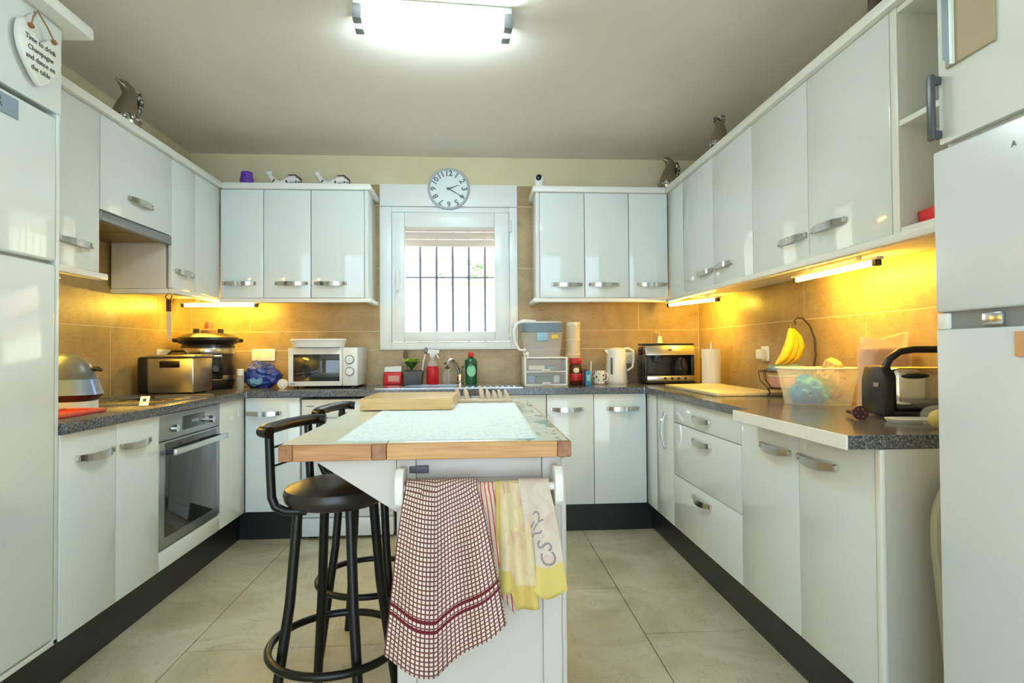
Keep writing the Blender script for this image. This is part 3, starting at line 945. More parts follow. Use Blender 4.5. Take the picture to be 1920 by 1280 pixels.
B().prism([(0.0, 0.02), (0.019, 0.0), (0.019, 0.30), (0.0, 0.30)], 'y', -0.012, -0.0062).obj('green_edge', 'strip_green', pq)
B().box(0.0195, 0.0255, -0.013, -0.0062, 0.0, 0.30).obj('white_bead', 'strip_pale', pq, False)

# shelf contents and ironing board
b = B()
b.prism([(0.0, 0.0), (0.09, 0.0), (0.10, 0.045), (0.008, 0.055)], 'x', 0, 0.12, 0.003)
solo(b, 'tin', 'bright_red', 'flat red tin on the lowest open shelf', 'tin', (1.36, 1.57, UB + 0.0185), R(3))
solo(B().box(0, 0.05, 0, 0.06, 0, 0.075, 0.004), 'box', 'brown_dark', 'small dark box behind the red tin on the open shelf', 'box', (1.50, 1.59, UB + 0.0185))
solo(B().lathe([(0.045, 0), (0.055, 0.02), (0.055, 0.09), (0.03, 0.12), (0.02, 0.15)], n=20), 'jug', 'blue_lid', 'slate blue jug on the middle open shelf', 'jug', (1.40, 1.475, 1.8305))
ib = thing('ironing_board', 'folded pale ironing board standing between end panel and fridge', 'ironing board', (1.163, 1.40, 0), R(0))
pts = []
for i in range(13):
    a = PI / 2 + PI / 2 * i / 12
    pts.append((0.15 + 0.15 * math.cos(a), 0.67 + 0.17 * math.sin(a)))
poly = [(0.30, 0.1), (0.30, 0.84)] + pts + [(0.0, 0.62), (0.05, 0.1)]
B().prism(poly, 'y', -0.012, 0.012, 0.004).obj('board', 'ironing', ib)
B().cyl((0.1, 0.03, 0.0), (0.2, 0.03, 0.7), 0.01, None, 8).obj('leg', 'mid_grey', ib)
B().cyl((0.25, 0.03, 0.0), (0.14, 0.03, 0.7), 0.01, None, 8).obj('leg', 'mid_grey', ib)

# heart sign on the fridge housing
hs = thing('heart_sign', 'white heart plaque with printed verse hanging on the fridge housing', 'sign', (XLb, 1.878, 2.052), LEFT)
hp = []
for i in range(40):
    t_ = 2 * PI * i / 40
    sn = math.sin(t_)
    hp.append((0.091 * math.copysign(abs(sn) ** 1.5, sn), 0.0062 * (13 * math.cos(t_) - 5 * math.cos(2 * t_) - 2 * math.cos(3 * t_) - math.cos(4 * t_)) + 0.022))
B().prism(hp, 'y', -0.022, -0.008, 0.003, 2).obj('board', 'ceramic_white', hs)
for i, tx in enumerate(('Time to drink', 'Champagne', 'and dance on', 'the table')):
    lettering(tx, 0.0225, hs, (0.0, -0.0228, 0.048 - i * 0.0285), (R(90), 0, 0))
B().tube([(-0.045, -0.026, 0.085), (-0.03, -0.02, 0.12), (-0.003, -0.012, 0.152)], 0.0025, 6).obj('string', 'twine', hs)
B().tube([(0.052, -0.026, 0.085), (0.03, -0.02, 0.12), (0.003, -0.012, 0.152)], 0.0025, 6).obj('string', 'twine', hs)
for x in (-0.045, 0.052):
    B().ell((x, -0.026, 0.085), (0.012, 0.006, 0.008), 10, 6).obj('bead', 'bead_wood', hs)
B().cyl((0, 0, 0.152), (0, -0.018, 0.152), 0.003, None, 8).obj('nail', 'steel', hs)

# wall clock
ck = thing('wall_clock', 'round white wall clock hanging on the shutter box', 'clock', (-0.178, Yf - 0.002, 2.282))
B().tube([(0.140 * math.cos(a * PI / 24), -0.014, 0.140 * math.sin(a * PI / 24)) for a in range(48)], 0.0085, 10, True).obj('rim', 'clock_rim', ck)
b = B()
b.cyl((0, 0, 0), (0, -0.014, 0), 0.138, None, 48)
b.obj('face', 'clock_face', ck)
for i in range(1, 13):
    a = PI / 2 - i * PI / 6
    lettering(str(i), 0.054, ck, (0.108 * math.cos(a), -0.0148, 0.108 * math.sin(a)), (R(90), i * PI / 6, 0), 'clock_grey', 'numeral', 0.0016)
for ang, ln, w_ in ((70, 0.078, 0.005), (120, 0.112, 0.004)):
    a = R(90 - ang)
    c, s_ = math.cos(a), math.sin(a)
    B().prism([(-s_ * -w_ - c * 0.015, c * -w_ - s_ * 0.015), (c * ln - s_ * -0.0015, s_ * ln + c * -0.0015), (c * ln - s_ * 0.0015, s_ * ln + c * 0.0015), (-s_ * w_ - c * 0.015, c * w_ - s_ * 0.015)], 'y', -0.0185, -0.017).obj('hand', 'ink', ck, False)
B().cyl((0, -0.014, 0), (0, -0.02, 0), 0.007, None, 12).obj('hub', 'ink', ck)

# ------------------------------------------------------------------ island trolley
IT = 0.9165                       # island top surface
il = thing('kitchen_island', 'white kitchen island trolley with wooden-edged tiled top and raised leaf', 'island', (0, 0, 0))
# body: X -0.189..0.207, Y 1.385..2.36
BX0, BX1, BY0, BY1 = -0.189, 0.207, 1.392, 2.36
B().box(BX0 + 0.012, BX1 - 0.012, BY0 + 0.012, BY1 - 0.012, 0.07, 0.875).obj('body', 'island_white', il, False)
for x0, x1 in ((BX0, BX0 + 0.046), (BX1 - 0.046, BX1)):
    for y0, y1 in ((BY0, BY0 + 0.04), (BY1 - 0.04, BY1)):
        B().box(x0, x1, y0, y1, 0.05, 0.878, 0.004).obj('corner_post', 'island_white', il)
for y0 in (BY0 + 0.006, BY1 - 0.026):
    B().box(BX0 + 0.047, BX1 - 0.047, y0, y0 + 0.02, 0.824, 0.878, 0.002).obj('rail', 'island_white', il)
    B().box(BX0 + 0.047, BX1 - 0.047, y0, y0 + 0.02, 0.07, 0.15, 0.002).obj('rail', 'island_white', il)
B().box(BX0 + 0.03, BX0 + 0.076, BY0 - 0.0005, BY0 + 0.006, 0.838, 0.856, 0.001, 1).obj('name_plate', 'dark_grey', il, label='small dark name plate')
B().box(BX1, BX1 + 0.016, BY0 + 0.02, BY1 - 0.02, 0.04, 0.868, 0.006, 3).obj('side_panel', 'island_white', il)
for x in (BX0 + 0.03, BX1 - 0.03):
    for y in (BY0 + 0.04, BY1 - 0.04):
        B().tube([(x + 0.025 * math.cos(a * PI / 8), y, 0.025 + 0.025 * math.sin(a * PI / 8)) for a in range(16)], 0.0001, 4, True).bm.free()
        B().cyl((x - 0.012, y, 0.026), (x + 0.012, y, 0.026), 0.026, None, 16).obj('castor', 'black_plastic', il)
# swing bracket under the leaf
B().prism([(BX0 - 0.001, 0.876), (-0.378, 0.876), (-0.378, 0.868), (BX0 - 0.001, 0.745)], 'y', 1.398, 1.416, 0.001, 1).obj('leaf_bracket', 'island_white', il)
# front edge blocks of the top
Y0, Y1 = 1.352, 2.46
XLf, XM, XRt = -0.452, -0.207, 0.226
tz0 = 0.878
for x0, x1, mt in ((XLf, -0.420, 'oak_end'), (-0.4195, -0.241, 'oak'), (-0.2405, XM, 'oak_end'), (XM + 0.001, 0.193, 'oak_light'), (0.1935, XRt, 'oak_end')):
    B().box(x0, x1, Y0, Y0 + 0.05, tz0, IT - 0.0015, 0.0015, 1).obj('edge_block', mt, il)
B().box(XLf, XM, Y1 - 0.05, Y1, tz0, IT - 0.0015, 0.0015, 1).obj('edge_block', 'oak', il)
B().box(XM + 0.001, XRt, Y1 - 0.05, Y1, tz0, IT - 0.0015, 0.0015, 1).obj('edge_block', 'oak_light', il)
for x0, x1 in ((XLf, XLf + 0.03), (XRt - 0.03, XRt)):
    B().box(x0, x1, Y0 + 0.0505, Y1 - 0.0505, tz0, IT - 0.0015, 0.0015, 1).obj('edge_block', 'oak', il)
B().box(XLf + 0.03, XRt - 0.03, Y0 + 0.05, Y1 - 0.05, tz0, IT - 0.008).obj('core_board', 'oak', il, False)
# inlaid tiles
ty = [Y0 + 0.012 + i * (Y1 - Y0 - 0.024) / 4 for i in range(5)]
for i in range(4):
    for x0, x1, mt in ((XLf + 0.004, XM - 0.001, 'sage_tile'), (XM + 0.001, 0.10, 'sage_tile'), (0.1015, XRt - 0.006, 'leaf_tile')):
        B().box(x0, x1, ty[i] + 0.001, ty[i + 1] - 0.001, IT - 0.0015 if False else IT - 0.0014, IT, 0.0005, 1).obj('top_tile', mt, il)
# towel rail
for x in (BX0 + 0.006, BX1 - 0.026):
    b = B()
    b.prism([(BY0 - 0.0005, 0.855), (BY0 - 0.06, 0.862), (BY0 - 0.082, 0.845), (BY0 - 0.088, 0.815), (BY0 - 0.082, 0.785), (BY0 - 0.06, 0.768), (BY0 - 0.0005, 0.762)], 'x', x, x + 0.02, 0.004)
    b.obj('rail_bracket', 'trim_white', il)
RY, RZ, RR = BY0 - 0.060, 0.815, 0.010
B().cyl((BX0 + 0.02, RY, RZ), (BX1 - 0.02, RY, RZ), RR, None, 14).obj('towel_rail', 'trim_white', il)

# towels: f(u, v) with v measured down the front from the rail
def towel(name, mat, label, x_top, x_bot, drop, folds, amp, phase=0.0, off=0.0, back=0.16, vtop=0.0, wm=0.35, skew=None):
    """x_top/x_bot = (x0, x1); drop(u) = length of the front fall"""
    rr = RR + 0.004 + off
    def f(u, v):
        # v in -back..drop mapped along the path over the rail
        d = drop(u)
        if v < 0:                       # back fall
            a = -v
            x = x_top[0] + (x_top[1] - x_top[0]) * u
            return Vector((x, RY + rr, RZ - a))
        arc = PI * rr
        if v < arc:
            th = v / rr
            x = x_top[0] + (x_top[1] - x_top[0]) * u
            return Vector((x, RY + rr * math.cos(th), RZ + rr * math.sin(th)))
        w = (v - arc) / max(d, 1e-4)
        e = w ** 0.8
        x0 = x_top[0] + (x_bot[0] - x_top[0]) * e
        x1 = x_top[1] + (x_bot[1] - x_top[1]) * e
        x = x0 + (x1 - x0) * u
        y = RY - rr - amp * (0.25 + 0.75 * min(1, w * 2.2)) * (1 - math.cos(folds * 2 * PI * u + phase)) * 0.5 - 0.004 * math.sin(w * 7 + u * 5)
        return Vector((x, y, RZ - (v - arc)))
    arc = PI * rr
    NV, NU = 46, 40
    b = B()
    def g(u, t):
        L = back + arc + drop(u)
        return f(u, -back + t * L)
    def uv(u, t):
        return (u * wm, -back + t * (back + arc + drop(0.2)))
    b.grid(g, NU, NV, uv)
    o = solo(b, name, mat, label, 'towel', group='tea towels on the island rail')
    md = o.modifiers.new('thickness', 'SOLIDIFY')
    md.thickness = 0.0022
    md.offset = 0
    return o, f
towel('tea_towel', 'check_cloth', 'large red and cream checked tea towel hanging on the left', (-0.158, 0.004), (-0.206, 0.066),
      lambda u: 0.362 + 0.045 * min(1, u / 0.42) - 0.115 * max(0, (u - 0.42) / 0.58) ** 1.1, 1.6, 0.040, 0.4, 0.007, 0.14, wm=0.27)
towel('tea_towel', 'stripe_cloth', 'narrow cream tea towel with red stripes behind the checked one', (0.0, 0.052), (0.020, 0.090),
      lambda u: 0.20 + 0.09 * u, 1.2, 0.003, 0.0, -0.0015, 0.12, wm=0.09)
towel('tea_towel', 'yellow_cloth', 'yellow-edged tea towel in the middle of the rail', (0.046, 0.112), (0.044, 0.142),
      lambda u: 0.235 + 0.05 * min(1, max(0, (u - 0.35) / 0.15)) - 0.015 * u, 1.6, 0.020, 0.3, 0.0, 0.15, wm=0.15)
tb_, tf = towel('tea_towel', 'beige_cloth', 'beige tea towel with grey print and yellow hem at the right', (0.098, 0.168), (0.128, 0.208),
      lambda u: 0.232 + 0.02 * math.sin(PI * u), 0.9, 0.010, 2.6, 0.004, 0.16, wm=0.1)
for k, (tx, du, dv, sz, rr_) in enumerate((('2', 0.46, 0.11, 0.04, 0.4), ('=', 0.30, 0.13, 0.04, 0.9), ('~', 0.34, 0.145, 0.05, 0.3), ('S', 0.55, 0.175, 0.05, 1.3), ('C', 0.62, 0.205, 0.05, 1.7))):
    me = text_mesh(tx, sz, depth=0.0)
    cr, sr_ = math.cos(rr_), math.sin(rr_)
    for v in me.vertices:
        ax, ay = v.co.x * cr - v.co.y * sr_, v.co.x * sr_ + v.co.y * cr
        p = tf(min(0.98, max(0.02, du + ax / 0.078)), dv + 0.012 - ay)
        v.co = p + Vector((0, -0.0022, 0))
    me.materials.clear()
    me.materials.append(MT['ink_soft'])
    link('print', me, tb_)

# lace mat and chopping block on the island
def matf(u, v):
    x = -0.335 + (0.492) * u + 0.012 * (v - 0.5) * (u - 0.5)
    y = 1.392 + 0.955 * v
    return Vector((x, y, IT + 0.0016 + 0.0008 * math.sin(u * 40) * math.sin(v * 70)))
b = B().grid(matf, 40, 60)
o = solo(b, 'table_mat', 'lace_mat', 'pale blue lacy cloth mat spread on the island top', 'mat')
md = o.modifiers.new('thickness', 'SOLIDIFY')
md.thickness = 0.0014
cb = thing('chopping_block', 'thick light wooden chopping block at the back of the island', 'chopping board', (-0.245, 2.16, IT + 0.0035), R(-2))
for i in range(4):
    B().box(-0.165, 0.165, -0.07 + i * 0.08, -0.07 + (i + 1) * 0.08 - 0.0003, 0, 0.042, 0.0012, 1).obj('stave', 'board_wood', cb)
rk = thing('plate_rack', 'pale wooden peg rack at the far end of the island', 'rack', (0.0, 2.43, IT + 0.0005))
B().box(-0.09, 0.155, -0.022, 0.022, 0, 0.012, 0.003).obj('base', 'peg_wood', rk)
for i, x in enumerate((-0.07, -0.035, 0.03, 0.058, 0.085, 0.108, 0.135)):
    h_ = (0.062, 0.06, 0.066, 0.052, 0.048, 0.05, 0.05)[i]
    B().tube([(x, 0, 0.012), (x - 0.004, 0, h_ * 0.6), (x - 0.010, 0, h_)], [0.010, 0.011, 0.004], 10).obj('peg', 'peg_wood', rk)

# ------------------------------------------------------------------ bar stools
def stool(label, loc, rz):
    t = thing('bar_stool', label, 'stool', loc, rz, 'black bar stools')
    B().lathe([(0.09, 0.684), (0.132, 0.688), (0.146, 0.700), (0.151, 0.718), (0.145, 0.735), (0.11, 0.748), (0.05, 0.753), (0.005, 0.754)], n=36).obj('seat', 'seat_vinyl', t)
    for a in (45, 135, 225, 315):
        c, s_ = math.cos(R(a)), math.sin(R(a))
        B().tube([(0.112 * c, 0.112 * s_, 0.686), (0.135 * c, 0.135 * s_, 0.42), (0.190 * c, 0.190 * s_, 0.06), (0.20 * c, 0.20 * s_, 0.0)], 0.0145, 12).obj('leg', 'black_metal', t)
    B().tube([(0.190 * math.cos(i * PI / 24), 0.190 * math.sin(i * PI / 24), 0.275) for i in range(48)], 0.0115, 10, True).obj('foot_ring', 'black_metal', t)
    for sy in (-1, 1):
        y = 0.108 * sy
        B().tube([(-0.05, y * 0.8, 0.680), (-0.105, y * 0.95, 0.681), (-0.132, y, 0.694), (-0.144, y, 0.72), (-0.148, y, 0.80), (-0.152, y, 0.905)], 0.0125, 12).obj('back_upright', 'black_metal', t)
    rail = [(-0.118, -0.160, 0.910), (-0.144, -0.152, 0.912), (-0.153, -0.115, 0.914), (-0.156, 0.0, 0.916), (-0.153, 0.115, 0.914), (-0.144, 0.152, 0.912), (-0.118, 0.160, 0.910)]
    B().tube(rail, 0.0165, 14).obj('back_rail', 'black_metal', t)
    for z, x in ((0.858, -0.151), (0.805, -0.148)):
        B().cyl((x, -0.108, z), (x, 0.108, z), 0.0035, None, 8).obj('back_wire', 'black_metal', t)
    return t
stool('black bar stool nearest the viewer, tucked under the island leaf', (-0.412, 1.745, 0), R(-13))
stool('black bar stool further back, behind the nearer one', (-0.405, 2.235, 0), R(-9))

# ------------------------------------------------------------------ left worktop
hb = thing('hob', 'black glass hob set in the left worktop', 'hob', (XLb - 0.05, 2.66, ZW), LEFT)
B().box(0.0, 0.575, 0.0, 0.47, 0.0003, 0.007, 0.002).obj('glass', 'black_gloss', hb)
for x, y, r_ in ((0.15, 0.12, 0.075), (0.42, 0.12, 0.09), (0.15, 0.35, 0.09), (0.42, 0.35, 0.075)):
    B().tube([(x + r_ * math.cos(i * PI / 16), y + r_ * math.sin(i * PI / 16), 0.0072) for i in range(32)], 0.0012, 4, True).obj('zone_ring', 'mid_grey', hb)
b = B()
b.box(-0.004, 0.579, -0.004, 0.0, 0.0003, 0.0075).box(-0.004, 0.579, 0.47, 0.474, 0.0003, 0.0075).box(-0.004, 0.0, 0, 0.47, 0.0003, 0.0075).box(0.575, 0.579, 0, 0.47, 0.0003, 0.0075)
b.obj('frame', 'steel', hb, False)
tr = thing('tray', 'flat orange-red tray on the left worktop by the fridge', 'tray', (-1.545, 2.22, ZW))
B().box(-0.08, 0.08, -0.17, 0.17, 0.0003, 0.008, 0.003).obj('base', 'red', tr)
b = B()
b.box(-0.08, 0.08, -0.17, -0.163, 0.004, 0.016, 0.002).box(-0.08, 0.08, 0.163, 0.17, 0.004, 0.016, 0.002).box(-0.08, -0.073, -0.17, 0.17, 0.004, 0.016, 0.002).box(0.073, 0.08, -0.17, 0.17, 0.004, 0.016, 0.002)
b.obj('lip', 'orange_red', tr)
ir = thing('steam_iron', 'grey and blue steam iron standing beside the fridge housing', 'iron', (-1.715, 2.50, ZW), R(10))
def rbox(hx, hy, z0, z1, hx1=None, hy1=None, n=40, e=3.2, cx=0):
    b = B()
    hx1 = hx if hx1 is None else hx1
    hy1 = hy if hy1 is None else hy1
    def ring(hx_, hy_, z):
        o_ = []
        for i in range(n):
            a = 2 * PI * i / n
            c, s_ = math.cos(a), math.sin(a)
            o_.append(b.bm.verts.new((cx + hx_ * math.copysign(abs(c) ** (2 / e), c), hy_ * math.copysign(abs(s_) ** (2 / e), s_), z)))
        return o_
    A, Z = ring(hx, hy, z0), ring(hx1, hy1, z1)
    for i in range(n):
        b.bm.faces.new((A[i], A[(i + 1) % n], Z[(i + 1) % n], Z[i]))
    b.bm.faces.new(A[::-1])
    b.bm.faces.new(Z)
    return b
rbox(0.125, 0.085, 0.0003, 0.035).obj('base', 'plastic_white', ir)
rbox(0.12, 0.085, 0.035, 0.062, 0.145, 0.09).obj('heel_band', 'burgundy', ir)
rbox(0.146, 0.09, 0.062, 0.125, 0.128, 0.082).obj('water_tank', 'iron_blue', ir)
B().lathe([(0.130, 0.125), (0.124, 0.15), (0.105, 0.185), (0.08, 0.21), (0.045, 0.228), (0.005, 0.232)], n=32, sy=0.62).obj('shell', 'iron_shell', ir)
B().tube([(0.10, 0, 0.165), (0.135, 0, 0.168), (0.15, 0, 0.160)], [0.012, 0.010, 0.006], 10).obj('nozzle', 'black_plastic', ir)
tg = thing('card_tag', 'small white card with black mark leaning on the hob edge', 'card', (-1.44, 2.60, ZW + 0.003), R(20))
t_ = B().box(-0.018, 0.018, -0.0015, 0.0015, 0.0, 0.062, 0.0013, 1).obj('card', 'plastic_white', tg, rot=(R(-52), 0, 0))
B().box(-0.006, 0.006, -0.0022, -0.0015, 0.026, 0.044).obj('black_mark', 'ink', t_, False)

fy = thing('deep_fryer', 'square steel deep fryer with dark window on the left worktop', 'fryer', (-1.74, 3.36, ZW))
B().box(-0.10, 0.15, 0.0, 0.24, 0.006, 0.205, 0.008).obj('body', 'steel', fy)
B().box(-0.035, 0.075, -0.003, 0.002, 0.150, 0.186, 0.004).obj('window', 'black_gloss', fy)
B().box(-0.108, 0.158, -0.008, 0.248, 0.206, 0.222, 0.006).obj('lid', 'steel', fy)
B().box(-0.172, -0.101, 0.02, 0.22, 0.004, 0.212, 0.016, 3).obj('control_box', 'black_plastic', fy)
B().tube([(-0.04, 0.10, 0.222), (-0.02, 0.10, 0.242), (0.05, 0.10, 0.242), (0.07, 0.10, 0.222)], 0.007, 8).obj('lid_handle', 'black_plastic', fy)
for x in (-0.08, 0.13):
    for y in (0.03, 0.21):
        B().cyl((x, y, 0.0003), (x, y, 0.007), 0.012, None, 10).obj('foot', 'black_plastic', fy)
pc = thing('pressure_cooker', 'black and steel electric pressure cooker in the left corner', 'cooker', (-1.725, 3.845, ZW), R(28))
pc.scale = (0.94, 0.94, 1.1)
B().lathe([(0.15, 0.0003), (0.16, 0.02), (0.165, 0.045), (0.165, 0.25), (0.158, 0.262)], n=40).obj('body', 'black_plastic', pc)
B().lathe([(0.1665, 0.055), (0.1675, 0.06), (0.1675, 0.075), (0.1665, 0.08)], n=40).obj('lower_band', 'steel', pc)
B().lathe([(0.1665, 0.205), (0.168, 0.208), (0.168, 0.236), (0.1665, 0.239)], n=40).obj('upper_band', 'steel', pc)
b = B()
b.box(-0.075, 0.075, -0.186, -0.13, 0.06, 0.205, 0.012, 3)
b.obj('front_panel', 'black_gloss', pc)
B().box(-0.068, 0.068, -0.190, -0.185, 0.185, 0.198, 0.002).obj('panel_trim', 'steel_bright', pc)
B().cyl((0.03, -0.185, 0.12), (0.03, -0.196, 0.12), 0.018, None, 20).obj('dial', 'dark_grey', pc)
B().lathe([(0.168, 0.262), (0.185, 0.27), (0.196, 0.285), (0.19, 0.30), (0.15, 0.318), (0.09, 0.328), (0.005, 0.332)], n=40).obj('lid', 'black_plastic', pc)
B().lathe([(0.05, 0.328), (0.048, 0.345), (0.03, 0.352), (0.028, 0.375), (0.022, 0.395), (0.005, 0.398)], n=24).obj('steam_valve', 'bead_wood', pc)
for x in (-0.075, 0.075):
    B().cyl((x, 0, 0.325), (x, 0, 0.352), 0.020, 0.018, 16).obj('lid_knob', 'black_plastic', pc)
for sx in (-1, 1):
    B().tube([(sx * 0.175, -0.04, 0.284), (sx * 0.207, -0.02, 0.284), (sx * 0.207, 0.02, 0.284), (sx * 0.175, 0.04, 0.284)], 0.012, 10).obj('side_handle', 'black_plastic', pc)
# sockets
def socket(label, loc, rz, n=1, plug=False):
    t = thing('wall_socket', label, 'socket', loc, rz, 'wall sockets')
    B().box(-0.042, 0.042 + 0.075 * (n - 1), -0.011, 0.0, -0.042, 0.042, 0.005).obj('plate', 'plastic_white', t)
    for i in range(n):
        B().cyl((0.075 * i, -0.0105, 0), (0.075 * i, -0.0135, 0), 0.023, None, 20).obj('socket_well', 'cream', t)
    if plug:
        B().box(-0.03, 0.025, -0.05, -0.0137, -0.032, 0.025, 0.010, 3).obj('plug', 'plastic_white', t)
    return t
socket('double white socket left of the microwave', (-1.505, YB - TH - 0.0005, 1.115), BACK, 2)
socket('white socket on the left wall behind the deep fryer', (XL + TH + 0.0005, 3.70, 1.115), LEFT, 2)
socket('white socket behind the kettle', (1.115, YB - TH - 0.0005, 1.075), BACK)
socket('white socket with plug on the right wall beside the bananas', (XR - TH - 0.0005, 3.13, 1.105), RIGHT, 1, True)
# blue bag and jar
b = B()
b.ell((0, 0, 0.075), (0.12, 0.085, 0.075), 48, 30)
b.jit(0.034, 13, 3).jit(0.016, 38, 5).jit(0.006, 90, 1)
for v in b.bm.verts:
    v.co.z = max(v.co.z, 0.0005) + (0.05 * max(0, -v.co.x) / 0.12)* max(0,v.co.z)/0.15
bb = solo(b, 'plastic_bag', 'bag_blue', 'crumpled blue plastic bag beside the microwave', 'bag', (-1.405, 3.93, ZW))
b = B()
b.ell((-0.03, -0.075, 0.055), (0.05, 0.02, 0.045), 18, 12).jit(0.014, 30, 9)
b.obj('printed_patch', 'bag_teal', bb)
jr = thing('spice_jar', 'small jar with white lid in front of the blue bag', 'jar', (-1.49, 3.76, ZW))
B().lathe([(0.02, 0.0003), (0.022, 0.006), (0.022, 0.08), (0.017, 0.088)], n=18).obj('glass', 'frosted_plastic', jr)
B().lathe([(0.021, 0.088), (0.021, 0.125), (0.018, 0.128)], n=18).obj('lid', 'plastic_white', jr)
tm = thing('kitchen_timer', 'small round cream timer beside the microwave', 'timer', (-1.222, 3.74, ZW))
B().cyl((0, 0.0, 0.032), (0, 0.03, 0.032), 0.032, 0.028, 24).obj('case', 'cream', tm)
B().cyl((0, 0.001, 0.032), (0, -0.005, 0.032), 0.018, None, 20).obj('dial', 'plastic_white', tm)
# microwave
mw = thing('microwave', 'white microwave oven with two knobs on the back worktop', 'microwave', (-1.196, 3.765, ZW))
B().box(0, 0.44, 0.012, 0.315, 0.012, 0.262, 0.006).obj('body', 'fridge_white', mw)
md_ = B().box(0.002, 0.342, -0.004, 0.012, 0.014, 0.26, 0.005).obj('microwave_door', 'plastic_white', mw)
B().box(0.034, 0.326, -0.006, 0.0, 0.045, 0.218, 0.002).obj('door_glass', 'oven_glass', md_)
B().cyl((0.022, -0.0035, 0.029), (0.022, -0.0052, 0.029), 0.0055, None, 16).obj('brand_dot', 'mid_grey', md_)
B().box(0.031, 0.045, -0.0052, -0.0035, 0.025, 0.033).obj('brand_mark', 'mid_grey', md_, False)
pn = B().box(0.344, 0.438, -0.004, 0.012, 0.014, 0.26, 0.005).obj('control_panel', 'plastic_white', mw)
for z in (0.182, 0.106):
    B().cyl((0.391, -0.004, z), (0.391, -0.024, z), 0.025, 0.022, 24).obj('knob', 'plastic_white', pn)
    B().cyl((0.391, -0.0035, z), (0.391, -0.006, z), 0.030, None, 24).obj('knob_ring', 'mid_grey', pn)
for x in (0.04, 0.40):
    for y in (0.04, 0.28):
        B().cyl((x, y, 0.0003), (x, y, 0.013), 0.014, None, 10).obj('foot', 'black_plastic', mw)
ds = thing('storage_tub', 'shallow white lidded tub on top of the microwave', 'tub', (-1.175, 3.80, ZW + 0.2625))
rbox(0.155, 0.10, 0.0003, 0.042, 0.165, 0.11, cx=0.165).obj('tub', 'plastic_white', ds)
rbox(0.170, 0.115, 0.043, 0.054, 0.168, 0.113, cx=0.165).obj('lid', 'plastic_white', ds)

# ------------------------------------------------------------------ around the sink
rp = thing('food_packet', 'red and white pillow packet left of the plant pot', 'packet', (-0.567, 4.03, ZW + 0.0055))
b = B()
b.prism([(-0.068, 0), (0.06, 0), (0.066, 0.07), (0.062, 0.085), (-0.062, 0.085), (-0.066, 0.03)], 'y', -0.028, 0.028, 0.010, 3)
b.obj('lower_part', 'bright_red', rp)
B().prism([(-0.060, 0.085), (0.060, 0.085), (0.062, 0.128), (-0.056, 0.122)], 'y', -0.018, 0.018, 0.005, 2).obj('upper_part', 'plastic_white', rp)
B().box(-0.03, 0.045, -0.0295, -0.0275, 0.02, 0.062, 0.004).obj('printed_panel', 'pink_box', rp)
pp = thing('plant_pot', 'square charcoal pot with bright green seedling and brushes', 'plant', (-0.42, 3.965, ZW + 0.0055))
b = B()
b.prism([(-0.055, 0), (0.055, 0), (0.066, 0.095), (-0.066, 0.095)], 'y', -0.055, 0.055, 0.006)
b.obj('pot', 'pot_grey', pp)
B().box(-0.055, 0.055, -0.045, 0.045, 0.094, 0.1, 0.002).obj('soil', 'brown_dark', pp)
for k in range(20):
    a = k * 2.4
    ln = 0.052 + 0.022 * random.random()
    b = B()
    def leaf(u, v, a=a, ln=ln, k=k):
        w_ = 0.021 * math.sin(PI * min(0.98, max(0.04, v))) * (u - 0.5) * 2
        r_ = ln * v
        z = 0.10 + 0.055 * math.sin(v * 2.0) + 0.012 * (k % 3)
        return Vector((-0.012 + r_ * math.cos(a) - w_ * math.sin(a), -0.005 + r_ * math.sin(a) + w_ * math.cos(a), z))
    b.grid(leaf, 4, 6)
    o = b.obj('leaf', 'leaf_green' if k % 3 else 'leaf_dark', pp)
    mm = o.modifiers.new('thickness', 'SOLIDIFY')
    mm.thickness = 0.001
sp = thing('wooden_spoon', 'dark wooden spoon standing in the plant pot', 'spoon', (-0.462, 3.985, ZW + 0.102))
B().cyl((0, 0, 0), (-0.012, 0.01, 0.075), 0.004, None, 8).obj('handle', 'olive_wood', sp)
B().ell((-0.016, 0.012, 0.108), (0.017, 0.006, 0.035), 14, 10).obj('bowl', 'olive_wood', sp)
br = thing('washing_up_brush', 'white washing-up brush standing in the plant pot', 'brush', (-0.362, 3.99, ZW + 0.102))
B().tube([(0, 0, 0), (0.008, 0, 0.06), (0.022, 0, 0.115)], [0.005, 0.006, 0.005], 10).obj('handle', 'plastic_white', br)
B().ell((0.026, -0.004, 0.135), (0.014, 0.016, 0.024), 12, 8).obj('head', 'mid_grey', br)
sb = thing('spray_bottle', 'trigger spray bottle of red liquid behind the sink', 'bottle', (-0.29, 3.955, ZW + 0.0055))
B().lathe([(0.036, 0.0003), (0.042, 0.01), (0.042, 0.10), (0.036, 0.125)], n=24, sy=0.7).obj('liquid', 'pink_liquid', sb)
B().lathe([(0.036, 0.1255), (0.026, 0.15), (0.014, 0.168), (0.013, 0.185)], n=24, sy=0.7).obj('shoulder', 'clear_plastic', sb)
B().prism([(-0.016, 0.185), (0.014, 0.185), (0.020, 0.205), (0.046, 0.214), (0.046, 0.236), (-0.03, 0.238), (-0.036, 0.215), (-0.018, 0.208)], 'y', -0.011, 0.011, 0.003).obj('spray_head', 'plastic_white', sb)
B().tube([(0.026, 0, 0.212), (0.036, 0, 0.19), (0.045, 0, 0.176)], [0.006, 0.005, 0.003], 8).obj('trigger', 'plastic_white', sb)
sd = thing('soap_dispenser', 'clear soap dispenser with dark pump left of the tap', 'dispenser', (-0.192, 3.99, ZW + 0.0055))
B().lathe([(0.026, 0.0003), (0.03, 0.008), (0.03, 0.075), (0.014, 0.095), (0.012, 0.105)], n=20).obj('bottle', 'clear_plastic', sd)
